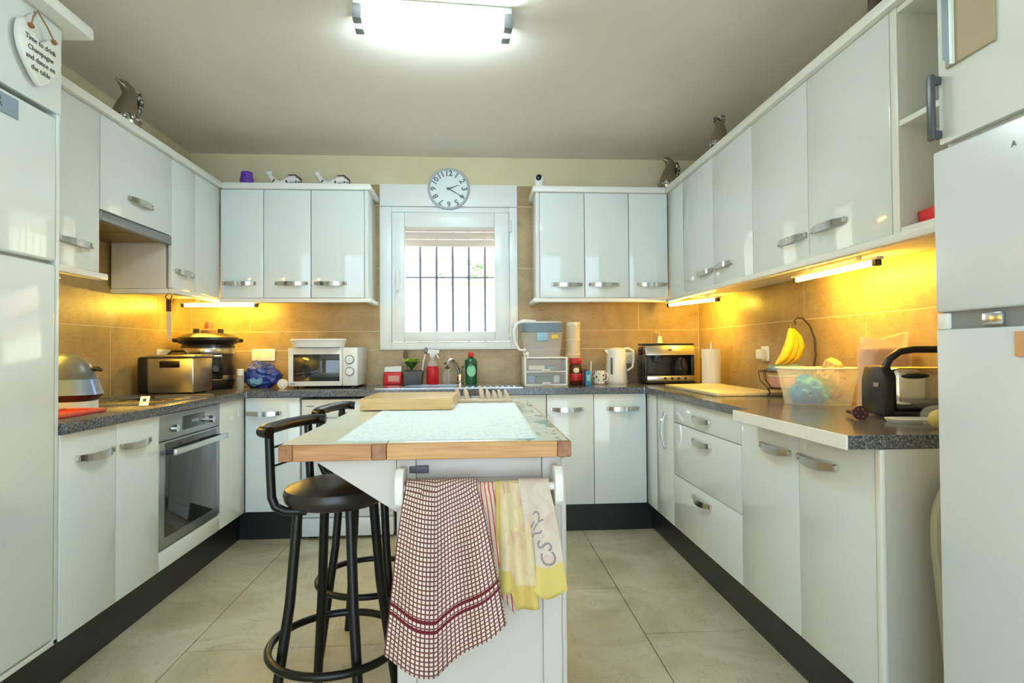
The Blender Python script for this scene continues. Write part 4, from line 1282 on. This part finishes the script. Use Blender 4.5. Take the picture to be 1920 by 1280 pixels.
B().lathe([(0.015, 0.105), (0.015, 0.118), (0.005, 0.12), (0.005, 0.138)], n=16).obj('collar', 'brown_dark', sd)
B().box(-0.022, 0.01, -0.008, 0.008, 0.138, 0.148, 0.003).obj('pump', 'brown_dark', sd)
gb = thing('dish_soap', 'green washing-up liquid bottle with red cap by the tap', 'bottle', (-0.028, 3.99, ZW + 0.0055))
B().lathe([(0.036, 0.0003), (0.042, 0.008), (0.041, 0.06), (0.043, 0.13), (0.040, 0.165), (0.022, 0.178), (0.014, 0.185)], n=24, sy=0.6).obj('bottle', 'green_bottle', gb)
B().lathe([(0.014, 0.185), (0.02, 0.19), (0.018, 0.215), (0.008, 0.222)], n=18).obj('cap', 'bright_red', gb)
B().ell((0.002, -0.0235, 0.09), (0.03, 0.003, 0.042), 20, 10).obj('label_print', 'green_label', gb)

# ------------------------------------------------------------------ right of the sink
dw = thing('drawer_tower', 'small white two-drawer plastic tower under the water filter', 'drawers', (0.325, 3.76, ZW))
FR = 0.012
b = B()
b.box(0, FR, 0, 0.22, 0.0003, 0.19, 0.003).box(0.285 - FR, 0.285, 0, 0.22, 0.0003, 0.19, 0.003).box(FR, 0.285 - FR, 0, 0.22, 0.178, 0.19, 0.003).box(FR, 0.285 - FR, 0, 0.22, 0.088, 0.096, 0.002).box(FR, 0.285 - FR, 0, 0.22, 0.0003, 0.010, 0.002)
b.obj('frame', 'plastic_white', dw)
for z in (0.011, 0.097):
    q = B()
    q.box(FR + 0.002, 0.283 - FR, 0.001, 0.004, z, z + 0.076).box(FR + 0.002, FR + 0.005, 0.004, 0.21, z, z + 0.06).box(0.280 - FR, 0.283 - FR, 0.004, 0.21, z, z + 0.06).box(FR + 0.005, 0.280 - FR, 0.004, 0.21, z, z + 0.003)
    d_ = q.obj('drawer', 'clear_plastic', dw, False)
    B().box(0.115, 0.17, -0.014, 0.001, z + 0.0, z + 0.012, 0.003).obj('pull', 'plastic_white', d_)
for x, y, z, sx, sz, mt, lab in ((0.03, 0.05, 0.101, 0.11, 0.035, 'cream', 'cream packet inside the upper plastic drawer'), (0.155, 0.06, 0.101, 0.07, 0.03, 'mid_grey', 'grey pack inside the upper plastic drawer'),
                            (0.025, 0.05, 0.015, 0.045, 0.05, 'blue_box', 'blue packet inside the lower plastic drawer'), (0.085, 0.06, 0.015, 0.09, 0.045, 'leaf_dark', 'dark green packet inside the lower plastic drawer'), (0.20, 0.05, 0.015, 0.04, 0.05, 'plastic_white', 'white packet inside the lower plastic drawer')):
    solo(B().box(0, sx, 0, 0.09, 0, sz, 0.008, 2), 'packet', mt, lab, 'packet', (0.325 + x, 3.76 + y, ZW + z), group='packets in the plastic drawers')
wf = thing('water_filter_jug', 'large clear water filter jug with slate blue lid', 'jug', (0.452, 3.865, ZW + 0.1905))
rbox(0.118, 0.065, 0.0003, 0.165, 0.140, 0.075, e=5).obj('jug', 'frosted_plastic', wf)
rbox(0.142, 0.077, 0.166, 0.225, 0.146, 0.08, e=5).obj('lid_rim', 'blue_lid', wf)
rbox(0.143, 0.078, 0.226, 0.236, 0.12, 0.066, e=5).obj('lid', 'plastic_white', wf)
B().tube([(-0.04, 0, 0.236), (-0.12, 0, 0.244), (-0.168, 0, 0.225), (-0.188, 0, 0.17), (-0.182, 0, 0.10), (-0.155, 0, 0.05), (-0.12, 0, 0.04)], [0.012, 0.013, 0.013, 0.012, 0.011, 0.010, 0.008], 12).obj('handle', 'plastic_white', wf)
B().box(-0.045, 0.035, -0.082, -0.06, 0.105, 0.162, 0.008).obj('cartridge', 'blue_pale', wf)
B().box(0.055, 0.10, -0.0805, -0.072, 0.118, 0.146, 0.003).obj('yellow_label', 'yellow', wf)
cw = thing('cow_figure', 'tiny black and white cow figure on the drawer tower', 'figurine', (0.338, 3.785, ZW + 0.1905))
B().ell((0, 0, 0.022), (0.022, 0.013, 0.014), 12, 8).obj('body', 'cow_spots', cw)
B().ell((-0.012, -0.006, 0.046), (0.011, 0.01, 0.011), 10, 8).obj('head', 'plastic_white', cw)
for x in (-0.012, 0.012):
    for y in (-0.006, 0.006):
        B().cyl((x, y, 0.0003), (x, y, 0.016), 0.004, None, 6).obj('leg', 'plastic_white', cw)
cj = thing('storage_canister', 'tall cream see-through canister behind the coffee jar', 'canister', (0.685, 3.99, ZW))
B().lathe([(0.05, 0.0003), (0.053, 0.006), (0.053, 0.40), (0.05, 0.405)], n=28).obj('body', 'jar_beige', cj)
B().lathe([(0.054, 0.405), (0.055, 0.41), (0.055, 0.425), (0.052, 0.43)], n=28).obj('lid', 'cream', cj)
for z in (0.1, 0.2, 0.3):
    B().lathe([(0.0532, z), (0.0545, z + 0.002), (0.0545, z + 0.006), (0.0532, z + 0.008)], n=28).obj('ridge', 'cream', cj)
ch = thing('coffee_jar', 'coffee jar with red lid and red label by the drawer tower', 'jar', (0.668, 3.80, ZW))
B().lathe([(0.036, 0.0003), (0.041, 0.008), (0.041, 0.125), (0.036, 0.142)], n=24).obj('glass', 'coffee_brown', ch)
B().lathe([(0.042, 0.142), (0.043, 0.146), (0.043, 0.176), (0.04, 0.18)], n=24).obj('lid', 'red', ch)
B().lathe([(0.0412, 0.03), (0.042, 0.032), (0.042, 0.075), (0.0412, 0.077)], n=24).obj('label_band', 'red', ch)
B().ell((0, -0.036, 0.10), (0.02, 0.0075, 0.022), 14, 8).obj('label_mug', 'cream', ch)
bc = thing('carton', 'small blue carton in front of the spotted mug', 'carton', (0.742, 3.745, ZW), R(8))
B().box(-0.018, 0.018, -0.012, 0.012, 0.0003, 0.095, 0.002).obj('box', 'blue_box', bc)
B().box(-0.012, 0.012, -0.0128, -0.0118, 0.03, 0.07, 0.0002, 1).obj('label_panel', 'blue_pale', bc)
solo(B().box(-0.018, 0.018, -0.02, 0.02, 0.0003, 0.105, 0.003), 'carton', 'burgundy', 'narrow dark red carton behind the blue one', 'carton', (0.728, 3.805, ZW))
B_ = B().tube([(0, 0, 0.0), (0.006, 0, 0.08), (0.008, 0, 0.16)], [0.004, 0.0045, 0.003], 8)
solo(B_, 'mixing_stick', 'plastic_white', 'thin white stick standing behind the blue carton', 'stick', (0.765, 3.79, ZW + 0.0003))
mg = thing('mug', 'white mug with black cow spots', 'mug', (0.845, 3.88, ZW), R(-40))
B().lathe([(0.034, 0.0003), (0.04, 0.006), (0.043, 0.05), (0.044, 0.092), (0.040, 0.092), (0.038, 0.02), (0.005, 0.012)], n=28).obj('cup', 'cow_spots', mg)
B().tube([(0.041, 0, 0.075), (0.062, 0, 0.072), (0.068, 0, 0.05), (0.060, 0, 0.028), (0.040, 0, 0.024)], 0.006, 10).obj('handle', 'ceramic_white', mg)
kt = thing('kettle', 'white plastic jug kettle with water gauge', 'kettle', (0.985, 3.96, ZW), R(-8))
B().lathe([(0.078, 0.0003), (0.08, 0.006), (0.08, 0.018), (0.076, 0.022)], n=32).obj('base', 'plastic_white', kt)
B().lathe([(0.076, 0.022), (0.077, 0.03), (0.066, 0.20), (0.062, 0.235), (0.05, 0.246), (0.005, 0.25)], n=32).obj('body', 'plastic_white', kt)
B().tube([(0.045, 0, 0.238), (0.085, 0, 0.242), (0.116, 0, 0.225), (0.122, 0, 0.17), (0.112, 0, 0.11), (0.074, 0, 0.088)], [0.011, 0.012, 0.012, 0.011, 0.011, 0.009], 12, sq=(0.8, 1.2)).obj('handle', 'plastic_white', kt)
B().box(-0.045, -0.033, -0.073, -0.055, 0.065, 0.18, 0.003).obj('water_gauge', 'dark_grey', kt)
B().prism([(-0.06, 0.20), (-0.085, 0.232), (-0.05, 0.240)], 'y', -0.02, 0.02, 0.003).obj('spout', 'plastic_white', kt)
# coffee machine
cm = thing('coffee_machine', 'black and steel espresso machine with glass carafe in the corner', 'coffee machine', (1.145, 3.80, ZW), R(-4))
B().box(0.0, 0.335, 0.10, 0.245, 0.006, 0.255, 0.010, 3).obj('body', 'black_plastic', cm)
B().box(0.0, 0.335, 0.0, 0.10, 0.006, 0.018, 0.004).obj('drip_tray', 'black_plastic', cm)
B().prism([(0.155, 0.236), (0.185, 0.236), (0.17, 0.226)], 'y', -0.0005, 0.02).obj('brand_mark', 'dark_grey', cm, False)
fp = B().box(0.008, 0.327, -0.008, 0.06, 0.019, 0.058, 0.006).obj('lower_panel', 'steel', cm)
for i in range(4):
    B().cyl((0.13 + i * 0.045, -0.008, 0.038), (0.13 + i * 0.045, -0.014, 0.038), 0.010, None, 16).obj('button', 'brown_dark', fp)
B().prism([(-0.004, 0.195), (0.10, 0.195), (0.10, 0.262), (0.02, 0.262)], 'x', 0.004, 0.331, 0.005).obj('upper_panel', 'steel', cm)
B().box(0.0, 0.335, 0.02, 0.245, 0.263, 0.275, 0.005).obj('top', 'black_plastic', cm)
B().box(0.0, 0.022, 0.02, 0.10, 0.058, 0.195, 0.004).obj('side_pillar', 'black_plastic', cm)
B().box(0.313, 0.335, 0.02, 0.10, 0.058, 0.195, 0.004).obj('side_pillar', 'black_plastic', cm)
B().cyl((0.09, 0.05, 0.155), (0.09, 0.05, 0.195), 0.03, None, 18).obj('group_head', 'dark_grey', cm)
B().tube([(0.09, 0.03, 0.17), (0.085, -0.03, 0.165)], [0.009, 0.011], 10).obj('portafilter_handle', 'black_plastic', cm)
B().cyl((-0.001, 0.12, 0.215), (-0.022, 0.12, 0.215), 0.018, None, 16).obj('steam_knob', 'burgundy', cm)
cf_ = thing('carafe', 'round glass carafe inside the coffee machine', 'carafe', (1.395, 3.83, ZW + 0.059), R(-4))
B().lathe([(0.04, 0.0003), (0.05, 0.02), (0.052, 0.05), (0.042, 0.09), (0.034, 0.105)], n=24).obj('bowl', 'carafe_glass', cf_)
B().lathe([(0.036, 0.105), (0.036, 0.118), (0.01, 0.122)], n=24).obj('lid', 'black_plastic', cf_)
B().tube([(0, -0.036, 0.105), (0, -0.062, 0.10), (0, -0.066, 0.05), (0, -0.05, 0.03)], 0.006, 8).obj('handle', 'black_plastic', cf_)
ec = thing('milk_frother', 'small glass frother standing on the coffee machine', 'frother', (1.285, 3.93, ZW + 0.2755))
B().lathe([(0.02, 0.0003), (0.022, 0.004), (0.016, 0.03), (0.012, 0.05)], n=16).obj('cup', 'cream', ec)
B().tube([(0, 0, 0.05), (-0.005, 0, 0.075), (-0.03, 0, 0.08), (-0.052, 0, 0.075), (-0.056, 0, 0.04), (-0.056, 0, 0.002)], 0.003, 8).obj('wire', 'steel', ec)
# slatted rack and kitchen roll
sr = thing('slatted_rack', 'small dark slatted rack between coffee machine and kitchen roll', 'rack', (1.52, 3.77, ZW))
for x in (0, 0.075):
    B().box(x, x + 0.008, 0, 0.012, 0.0003, 0.17, 0.001, 1).obj('upright', 'brown_dark', sr)
for i in range(8):
    B().box(-0.004, 0.087, -0.006, 0.0, 0.012 + i * 0.02, 0.022 + i * 0.02, 0.001, 1).obj('slat', 'brown_dark', sr)
kr = thing('kitchen_roll', 'white kitchen roll on an upright wooden holder', 'paper roll', (1.505, 3.58, ZW))
B().lathe([(0.07, 0.0003), (0.07, 0.012), (0.066, 0.014)], n=28).obj('holder_base', 'peg_wood', kr)
B().lathe([(0.022, 0.0145), (0.058, 0.0145), (0.058, 0.235), (0.022, 0.235)], n=32).obj('roll', 'paper_roll', kr)
B().tube([(0, 0, 0.236), (0, 0, 0.268), (0.006, 0, 0.276), (0.012, 0, 0.27)], 0.005, 8).obj('pin', 'steel', kr)
solo(B().box(-0.17, 0.17, -0.38, 0.38, 0.0004, 0.018, 0.004), 'chopping_board', 'board_pale', 'long pale wooden chopping board on the right worktop', 'chopping board', (1.345, 3.12, ZW))
# fruit basket
fb = thing('fruit_basket', 'dark wire fruit basket with banana hook', 'basket', (1.485, 2.63, ZW))
def ringp(r_, z, n=32):
    return [(r_ * math.cos(2 * PI * i / n), r_ * math.sin(2 * PI * i / n), z) for i in range(n)]
B().tube(ringp(0.135, 0.125), 0.0035, 8, True).obj('rim', 'brown_dark', fb)
B().tube(ringp(0.095, 0.045), 0.003, 8, True).obj('lower_ring', 'brown_dark', fb)
for i in range(10):
    a = i * PI / 5 + 0.2
    c, s_ = math.cos(a), math.sin(a)
    B().tube([(0.135 * c, 0.135 * s_, 0.125), (0.128 * c, 0.128 * s_, 0.08), (0.095 * c, 0.095 * s_, 0.045)], 0.0022, 6).obj('wire', 'brown_dark', fb)
for i in range(3):
    a = i * 2 * PI / 3 + 0.6
    c, s_ = math.cos(a), math.sin(a)
    B().tube([(0.095 * c, 0.095 * s_, 0.045), (0.085 * c, 0.085 * s_, 0.02), (0.10 * c, 0.10 * s_, 0.004)], 0.004, 6).obj('foot', 'brown_dark', fb)
B().tube([(0.13, 0.02, 0.125), (0.142, 0.02, 0.20), (0.138, 0.02, 0.28), (0.115, 0.02, 0.34), (0.08, 0.015, 0.375), (0.05, 0.01, 0.38), (0.035, 0.01, 0.365), (0.04, 0.01, 0.345)], 0.0045, 8).obj('hook', 'brown_dark', fb)
B().lathe([(0.005, 0.046), (0.093, 0.046), (0.10, 0.049)], n=24).obj('mesh_floor', 'brown_dark', fb)
bx = thing('biscuit_box', 'pink box in the fruit basket', 'box', (1.475, 2.615, ZW + 0.0495), R(6))
B().box(-0.075, 0.075, -0.045, 0.045, 0, 0.05, 0.006).obj('carton', 'pink_box', bx)
B().box(-0.078, 0.078, -0.048, 0.048, 0.05, 0.058, 0.003).obj('lid', 'cream', bx)
b = B()
b.ell((0, 0, 0.02), (0.09, 0.05, 0.022), 22, 14).jit(0.016, 30, 2)
solo(b, 'foil_packet', 'blue_lid', 'crumpled grey-blue foil packet on top of the pink box', 'packet', (1.46, 2.615, ZW + 0.118))
for i, (dx, dy, tw, lab) in enumerate(((-0.030, -0.03, -0.25, 'front banana on the hook, lowest tip to the left'), (0.004, -0.012, 0.0, 'middle banana hanging on the hook'), (0.034, 0.0, 0.25, 'right-hand banana hanging on the hook'), (0.014, 0.03, 0.1, 'rear banana hanging on the hook'))):
    t = thing('banana', lab, 'banana', (1.485 + 0.012, 2.63 + 0.01, ZW + 0.345), 0, 'bananas on the hook')
    pts = [(0, 0, 0), (0.004 + dx * 0.2, dy * 0.2, -0.02), (0.012 + dx * 0.7, dy * 0.7, -0.06), (0.010 + dx * 1.1, dy, -0.10), (-0.010 + dx * 1.2, dy * 1.1, -0.145), (-0.040 + dx * 1.3, dy * 1.1, -0.178), (-0.052 + dx * 1.3, dy * 1.1, -0.187)]
    B().tube(pts[1:], [0.009, 0.019, 0.022, 0.021, 0.012, 0.005], 10).obj('fruit', 'banana_skin', t)
    B().tube(pts[:2], [0.006, 0.008], 8).obj('stalk', 'leaf_dark' if False else 'olive_wood', t)
# tub with bags
tu = thing('food_tub', 'clear plastic tub holding a blue bag and dry food', 'tub', (1.415, 2.30, ZW), R(-3))
b = rbox(0.108, 0.085, 0.0003, 0.15, 0.135, 0.105, e=6)
b.bm.faces.ensure_lookup_table()
bmesh.ops.delete(b.bm, geom=[b.bm.faces[-1]], context='FACES_ONLY')
o = b.obj('tub', 'frosted_plastic', tu)
md = o.modifiers.new('thickness', 'SOLIDIFY')
md.thickness = 0.0025
md.offset = -1
B().tube([(0.137 * math.copysign(abs(math.cos(a)) ** (1 / 3), math.cos(a)), 0.107 * math.copysign(abs(math.sin(a)) ** (1 / 3), math.sin(a)), 0.15) for a in [2 * PI * i / 48 for i in range(48)]], 0.0035, 6, True).obj('rim', 'plastic_white', tu)
b = B()
b.ell((-0.04, -0.01, 0.05), (0.072, 0.07, 0.062), 40, 26).jit(0.020, 18, 4).jit(0.012, 55, 2)
for v in b.bm.verts:
    v.co.z = max(v.co.z, 0.002)
    v.co.x = max(v.co.x, -0.104 - 0.1 * v.co.z)
    v.co.y = min(0.08, max(v.co.y, -0.078))
    v.co.z *= 1 - 0.35 * max(0, v.co.x + 0.04) / 0.07
solo(b, 'freezer_bag', 'bag_sky', 'bright blue bag inside the clear tub', 'bag', (1.415, 2.30, ZW + 0.004))
b = B()
b.ell((0.055, 0.01, 0.10), (0.055, 0.065, 0.085), 40, 26).jit(0.016, 24, 6).jit(0.012, 60, 3)
for v in b.bm.verts:
    v.co.z = max(v.co.z, 0.004)
    v.co.x = min(v.co.x, 0.078)
    v.co.z = max(v.co.z, 0.045 - 0.9 * (v.co.x - 0.01))
solo(b, 'snack_bag', 'shavings', 'golden snack bag bulging out of the clear tub', 'bag', (1.44, 2.30, ZW + 0.002))
# bread bag
bd = thing('bread_bag', 'loaf of bread in a clear bag behind the toaster', 'bread', (1.528, 2.055, ZW))
rbox(0.085, 0.045, 0.0003, 0.225, 0.075, 0.045, e=4).obj('loaf', 'bread', bd)
b = rbox(0.092, 0.052, 0.0003, 0.235, 0.088, 0.05, e=4)
b.prism([(-0.088, 0.236), (0.085, 0.236), (0.09, 0.29), (-0.02, 0.262), (-0.085, 0.275)], 'y', -0.012, 0.012, 0.004, 2)
b.jit(0.004, 25, 3)
b.obj('bag', 'bag_clear', bd)
# toaster
to = thing('toaster', 'chrome toaster with black ends beside the fridge', 'toaster', (1.335, 1.80, ZW), R(-10))
B().box(0.03, 0.26, 0.0, 0.15, 0.022, 0.168, 0.03, 4).obj('shell', 'chrome', to)
B().prism([(-0.004, 0.006), (0.154, 0.006), (0.154, 0.12), (0.13, 0.172), (0.02, 0.172), (-0.004, 0.14)], 'x', 0.0, 0.034, 0.008).obj('end_cap', 'black_plastic', to)
B().prism([(-0.004, 0.006), (0.154, 0.006), (0.154, 0.12), (0.13, 0.172), (0.02, 0.172), (-0.004, 0.14)], 'x', 0.256, 0.29, 0.008).obj('end_cap', 'black_plastic', to)
B().box(0.03, 0.26, 0.004, 0.146, 0.006, 0.022, 0.002).obj('base', 'black_plastic', to)
B().tube([(0.02, 0.03, 0.165), (0.035, 0.03, 0.195), (0.065, 0.03, 0.218), (0.11, 0.03, 0.225), (0.20, 0.03, 0.225), (0.25, 0.03, 0.21), (0.272, 0.03, 0.168)], 0.012, 12).obj('warming_handle', 'black_plastic', to)
B().ell((0.095, -0.006, 0.14), (0.042, 0.012, 0.010), 14, 8).obj('lever', 'black_plastic', to)
B().box(-0.004, 0.0, 0.03, 0.06, 0.10, 0.115, 0.001, 1).obj('cord_clip', 'steel', to)
mr = thing('muddler', 'dark red masher with round studded end lying on the worktop', 'utensil', (1.235, 1.78, ZW + 0.0235), R(-20))
B().cyl((0, -0.018, 0), (0, 0.012, 0), 0.0232, 0.020, 18).obj('head', 'burgundy', mr)
B().cyl((0, 0.012, -0.002), (0, 0.12, -0.008), 0.010, 0.008, 12).obj('handle', 'brown_dark', mr)
for k in range(6):
    a = k * PI / 3
    B().ell((0.013 * math.cos(a), -0.018, 0.013 * math.sin(a)), 0.0032, 8, 6).obj('stud', 'bead_wood', mr)
solo(rbox(0.07, 0.04, 0.0003, 0.012, 0.078, 0.046), 'dish', 'ceramic_white', 'flat white dish in front of the toaster', 'dish', (1.355, 1.70, ZW), R(-8))
lm = thing('lemon_bag', 'yellow lemon in a clear bag at the worktop edge by the fridge', 'fruit', (1.318, 1.55, ZW))
B().ell((0, 0, 0.028), (0.034, 0.028, 0.0275), 18, 12).obj('fruit', 'lemon', lm)
b = B()
b.ell((-0.008, 0.0, 0.034), (0.046, 0.036, 0.034), 18, 12).jit(0.006, 30, 8)
for v in b.bm.verts:
    v.co.z = max(v.co.z, 0.0005)
b.obj('bag', 'clear_plastic', lm)
# knife under the left corner cabinet
kn = thing('hanging_knife', 'pale knife hanging under the left corner wall cabinet', 'knife', (-1.675, 3.262, 1.2))
B().prism([(-0.011, 0.16), (0.013, 0.16), (0.014, 0.06), (0.004, 0.0), (-0.004, 0.0), (-0.012, 0.07)], 'y', -0.0015, 0.0015).obj('blade', 'cream', kn)
B().box(-0.012, 0.012, -0.006, 0.006, 0.16, 0.225, 0.003).obj('handle', 'brown_dark', kn)
B().tube([(-0.004, 0, 0.222), (-0.02, 0, 0.24), (0.0, 0, 0.262), (0.018, 0, 0.245), (0.004, 0, 0.222)], 0.003, 6).obj('hanging_loop', 'brown_dark', kn)

# ------------------------------------------------------------------ ornaments on the cabinets
CT = 2.2245
def bird(label, loc, rz, s=1.0, mirror=1):
    t = thing('bird_vase', label, 'ornament', loc, rz, 'silver bird vases')
    mx = mirror
    B().tube([(0, 0, 0.0003), (0, 0, 0.03 * s), (0, 0, 0.08 * s), (0.006 * mx, 0, 0.13 * s), (0.016 * mx, 0, 0.17 * s), (0.012 * mx, 0, 0.20 * s), (-0.012 * mx, 0, 0.222 * s), (-0.046 * mx, 0, 0.235 * s)],
             [0.056 * s, 0.066 * s, 0.060 * s, 0.044 * s, 0.034 * s, 0.030 * s, 0.022 * s, 0.004 * s], 20).obj('body', 'silver_mosaic', t)
    B().tube([(0.03 * mx, -0.0, 0.215 * s), (0.055 * mx, 0, 0.20 * s), (0.068 * mx, 0, 0.16 * s), (0.062 * mx, 0, 0.11 * s), (0.054 * mx, 0, 0.075 * s)], [0.010 * s, 0.015 * s, 0.017 * s, 0.014 * s, 0.006 * s], 12).obj('wing', 'mirror_mosaic', t)
    B().tube([(0.054 * math.cos(a) * s, 0.054 * math.sin(a) * s, 0.052 * s) for a in [2 * PI * i / 24 for i in range(24)]], 0.017 * s, 10, True).obj('mosaic_band', 'mirror_mosaic', t)
    return t
bird('silver bird vase on top of the left wall cabinets', (-1.70, 2.91, CT), R(60), 1.0, 1)
bird('silver bird vase in the right corner above the cabinets', (1.345, 3.88, CT), R(0), 1.0, 1)
bv = thing('bottle_vase', 'silver bottle-shaped vase on top of the right wall cabinets', 'vase', (1.40, 3.17, CT))
B().lathe([(0.045, 0.0003), (0.055, 0.02), (0.058, 0.06), (0.05, 0.11), (0.034, 0.16), (0.026, 0.185), (0.026, 0.20)], n=26).obj('body', 'silver_mosaic', bv)
B().lathe([(0.0575, 0.03), (0.060, 0.04), (0.060, 0.075), (0.0565, 0.085)], n=26).obj('mosaic_band', 'mirror_mosaic', bv)
B().lathe([(0.0265, 0.20), (0.032, 0.204), (0.032, 0.228), (0.025, 0.232)], n=22).obj('mouth', 'mirror_mosaic', bv)
pcup = thing('candle_pot', 'purple tapered pot with relief pattern on the back left cabinets', 'pot', (-1.505, 3.90, CT))
B().lathe([(0.045, 0.0003), (0.046, 0.005), (0.036, 0.10), (0.034, 0.104)], n=24).obj('pot', 'purple', pcup)
for i in range(8):
    a = i * PI / 4
    B().ell((0.041 * math.cos(a), 0.041 * math.sin(a), 0.05), (0.006, 0.006, 0.012), 8, 6).obj('relief', 'purple', pcup)
for nm, x in (('nearer the left corner', -1.262), ('nearer the window', -0.945)):
    t = thing('dragon_ornament', 'spotted white curled creature ornament on the cabinet, ' + nm, 'ornament', (x, 3.90, CT), 0, 'spotted creature ornaments')
    B().tube([(-0.098, 0, 0.092), (-0.085, 0, 0.072), (-0.06, 0, 0.036), (-0.02, 0, 0.024), (0.01, 0, 0.042), (0.045, 0, 0.062), (0.08, 0, 0.058), (0.098, 0, 0.034), (0.085, 0, 0.013)],
             [0.015, 0.018, 0.025, 0.027, 0.027, 0.026, 0.023, 0.017, 0.008], 14).obj('body', 'cow_spots', t)
    B().tube([(0.03, -0.012, 0.086), (0.075, -0.012, 0.088), (0.112, -0.010, 0.06), (0.112, -0.008, 0.03), (0.092, -0.006, 0.012)], [0.003, 0.0045, 0.005, 0.0045, 0.003], 8).obj('tail_ridge', 'brown_dark', t)
    B().ell((-0.100, -0.002, 0.099), (0.022, 0.018, 0.019), 14, 10).obj('head', 'ceramic_white', t)
    for sx, y in ((-0.05, -0.02), (-0.05, 0.02), (0.03, -0.022), (0.03, 0.022)):
        B().tube([(sx, y * 0.5, 0.03), (sx + 0.006, y, 0.012), (sx - 0.004, y * 1.3, 0.0003)], [0.011, 0.009, 0.009], 8).obj('leg', 'cow_spots', t)
sc = thing('security_camera', 'small white dome camera on the cabinet right of the window', 'camera', (0.444, 3.86, CT))
B().lathe([(0.034, 0.0003), (0.036, 0.006), (0.033, 0.03), (0.026, 0.045)], n=24).obj('base', 'plastic_white', sc)
B().ell((0, 0, 0.068), 0.036, 20, 14).obj('head', 'plastic_white', sc)
B().ell((-0.006, -0.026, 0.073), (0.021, 0.014, 0.023), 18, 10).obj('lens', 'black_gloss', sc)
b = B()
b.ell((0, 0, 0.012), (0.07, 0.05, 0.013), 20, 10)
solo(b, 'dish', 'brown_dark', 'low dark brown dish in the left corner on the cabinets', 'dish', (-1.715, 3.90, CT - 0.0005))
solo(B().lathe([(0.03, 0.0003), (0.034, 0.01), (0.034, 0.09), (0.03, 0.095)], n=20), 'candle_jar', 'brown_dark', 'dark brown jar on the right cabinets above the shelf unit', 'jar', (1.345, 1.80, CT))
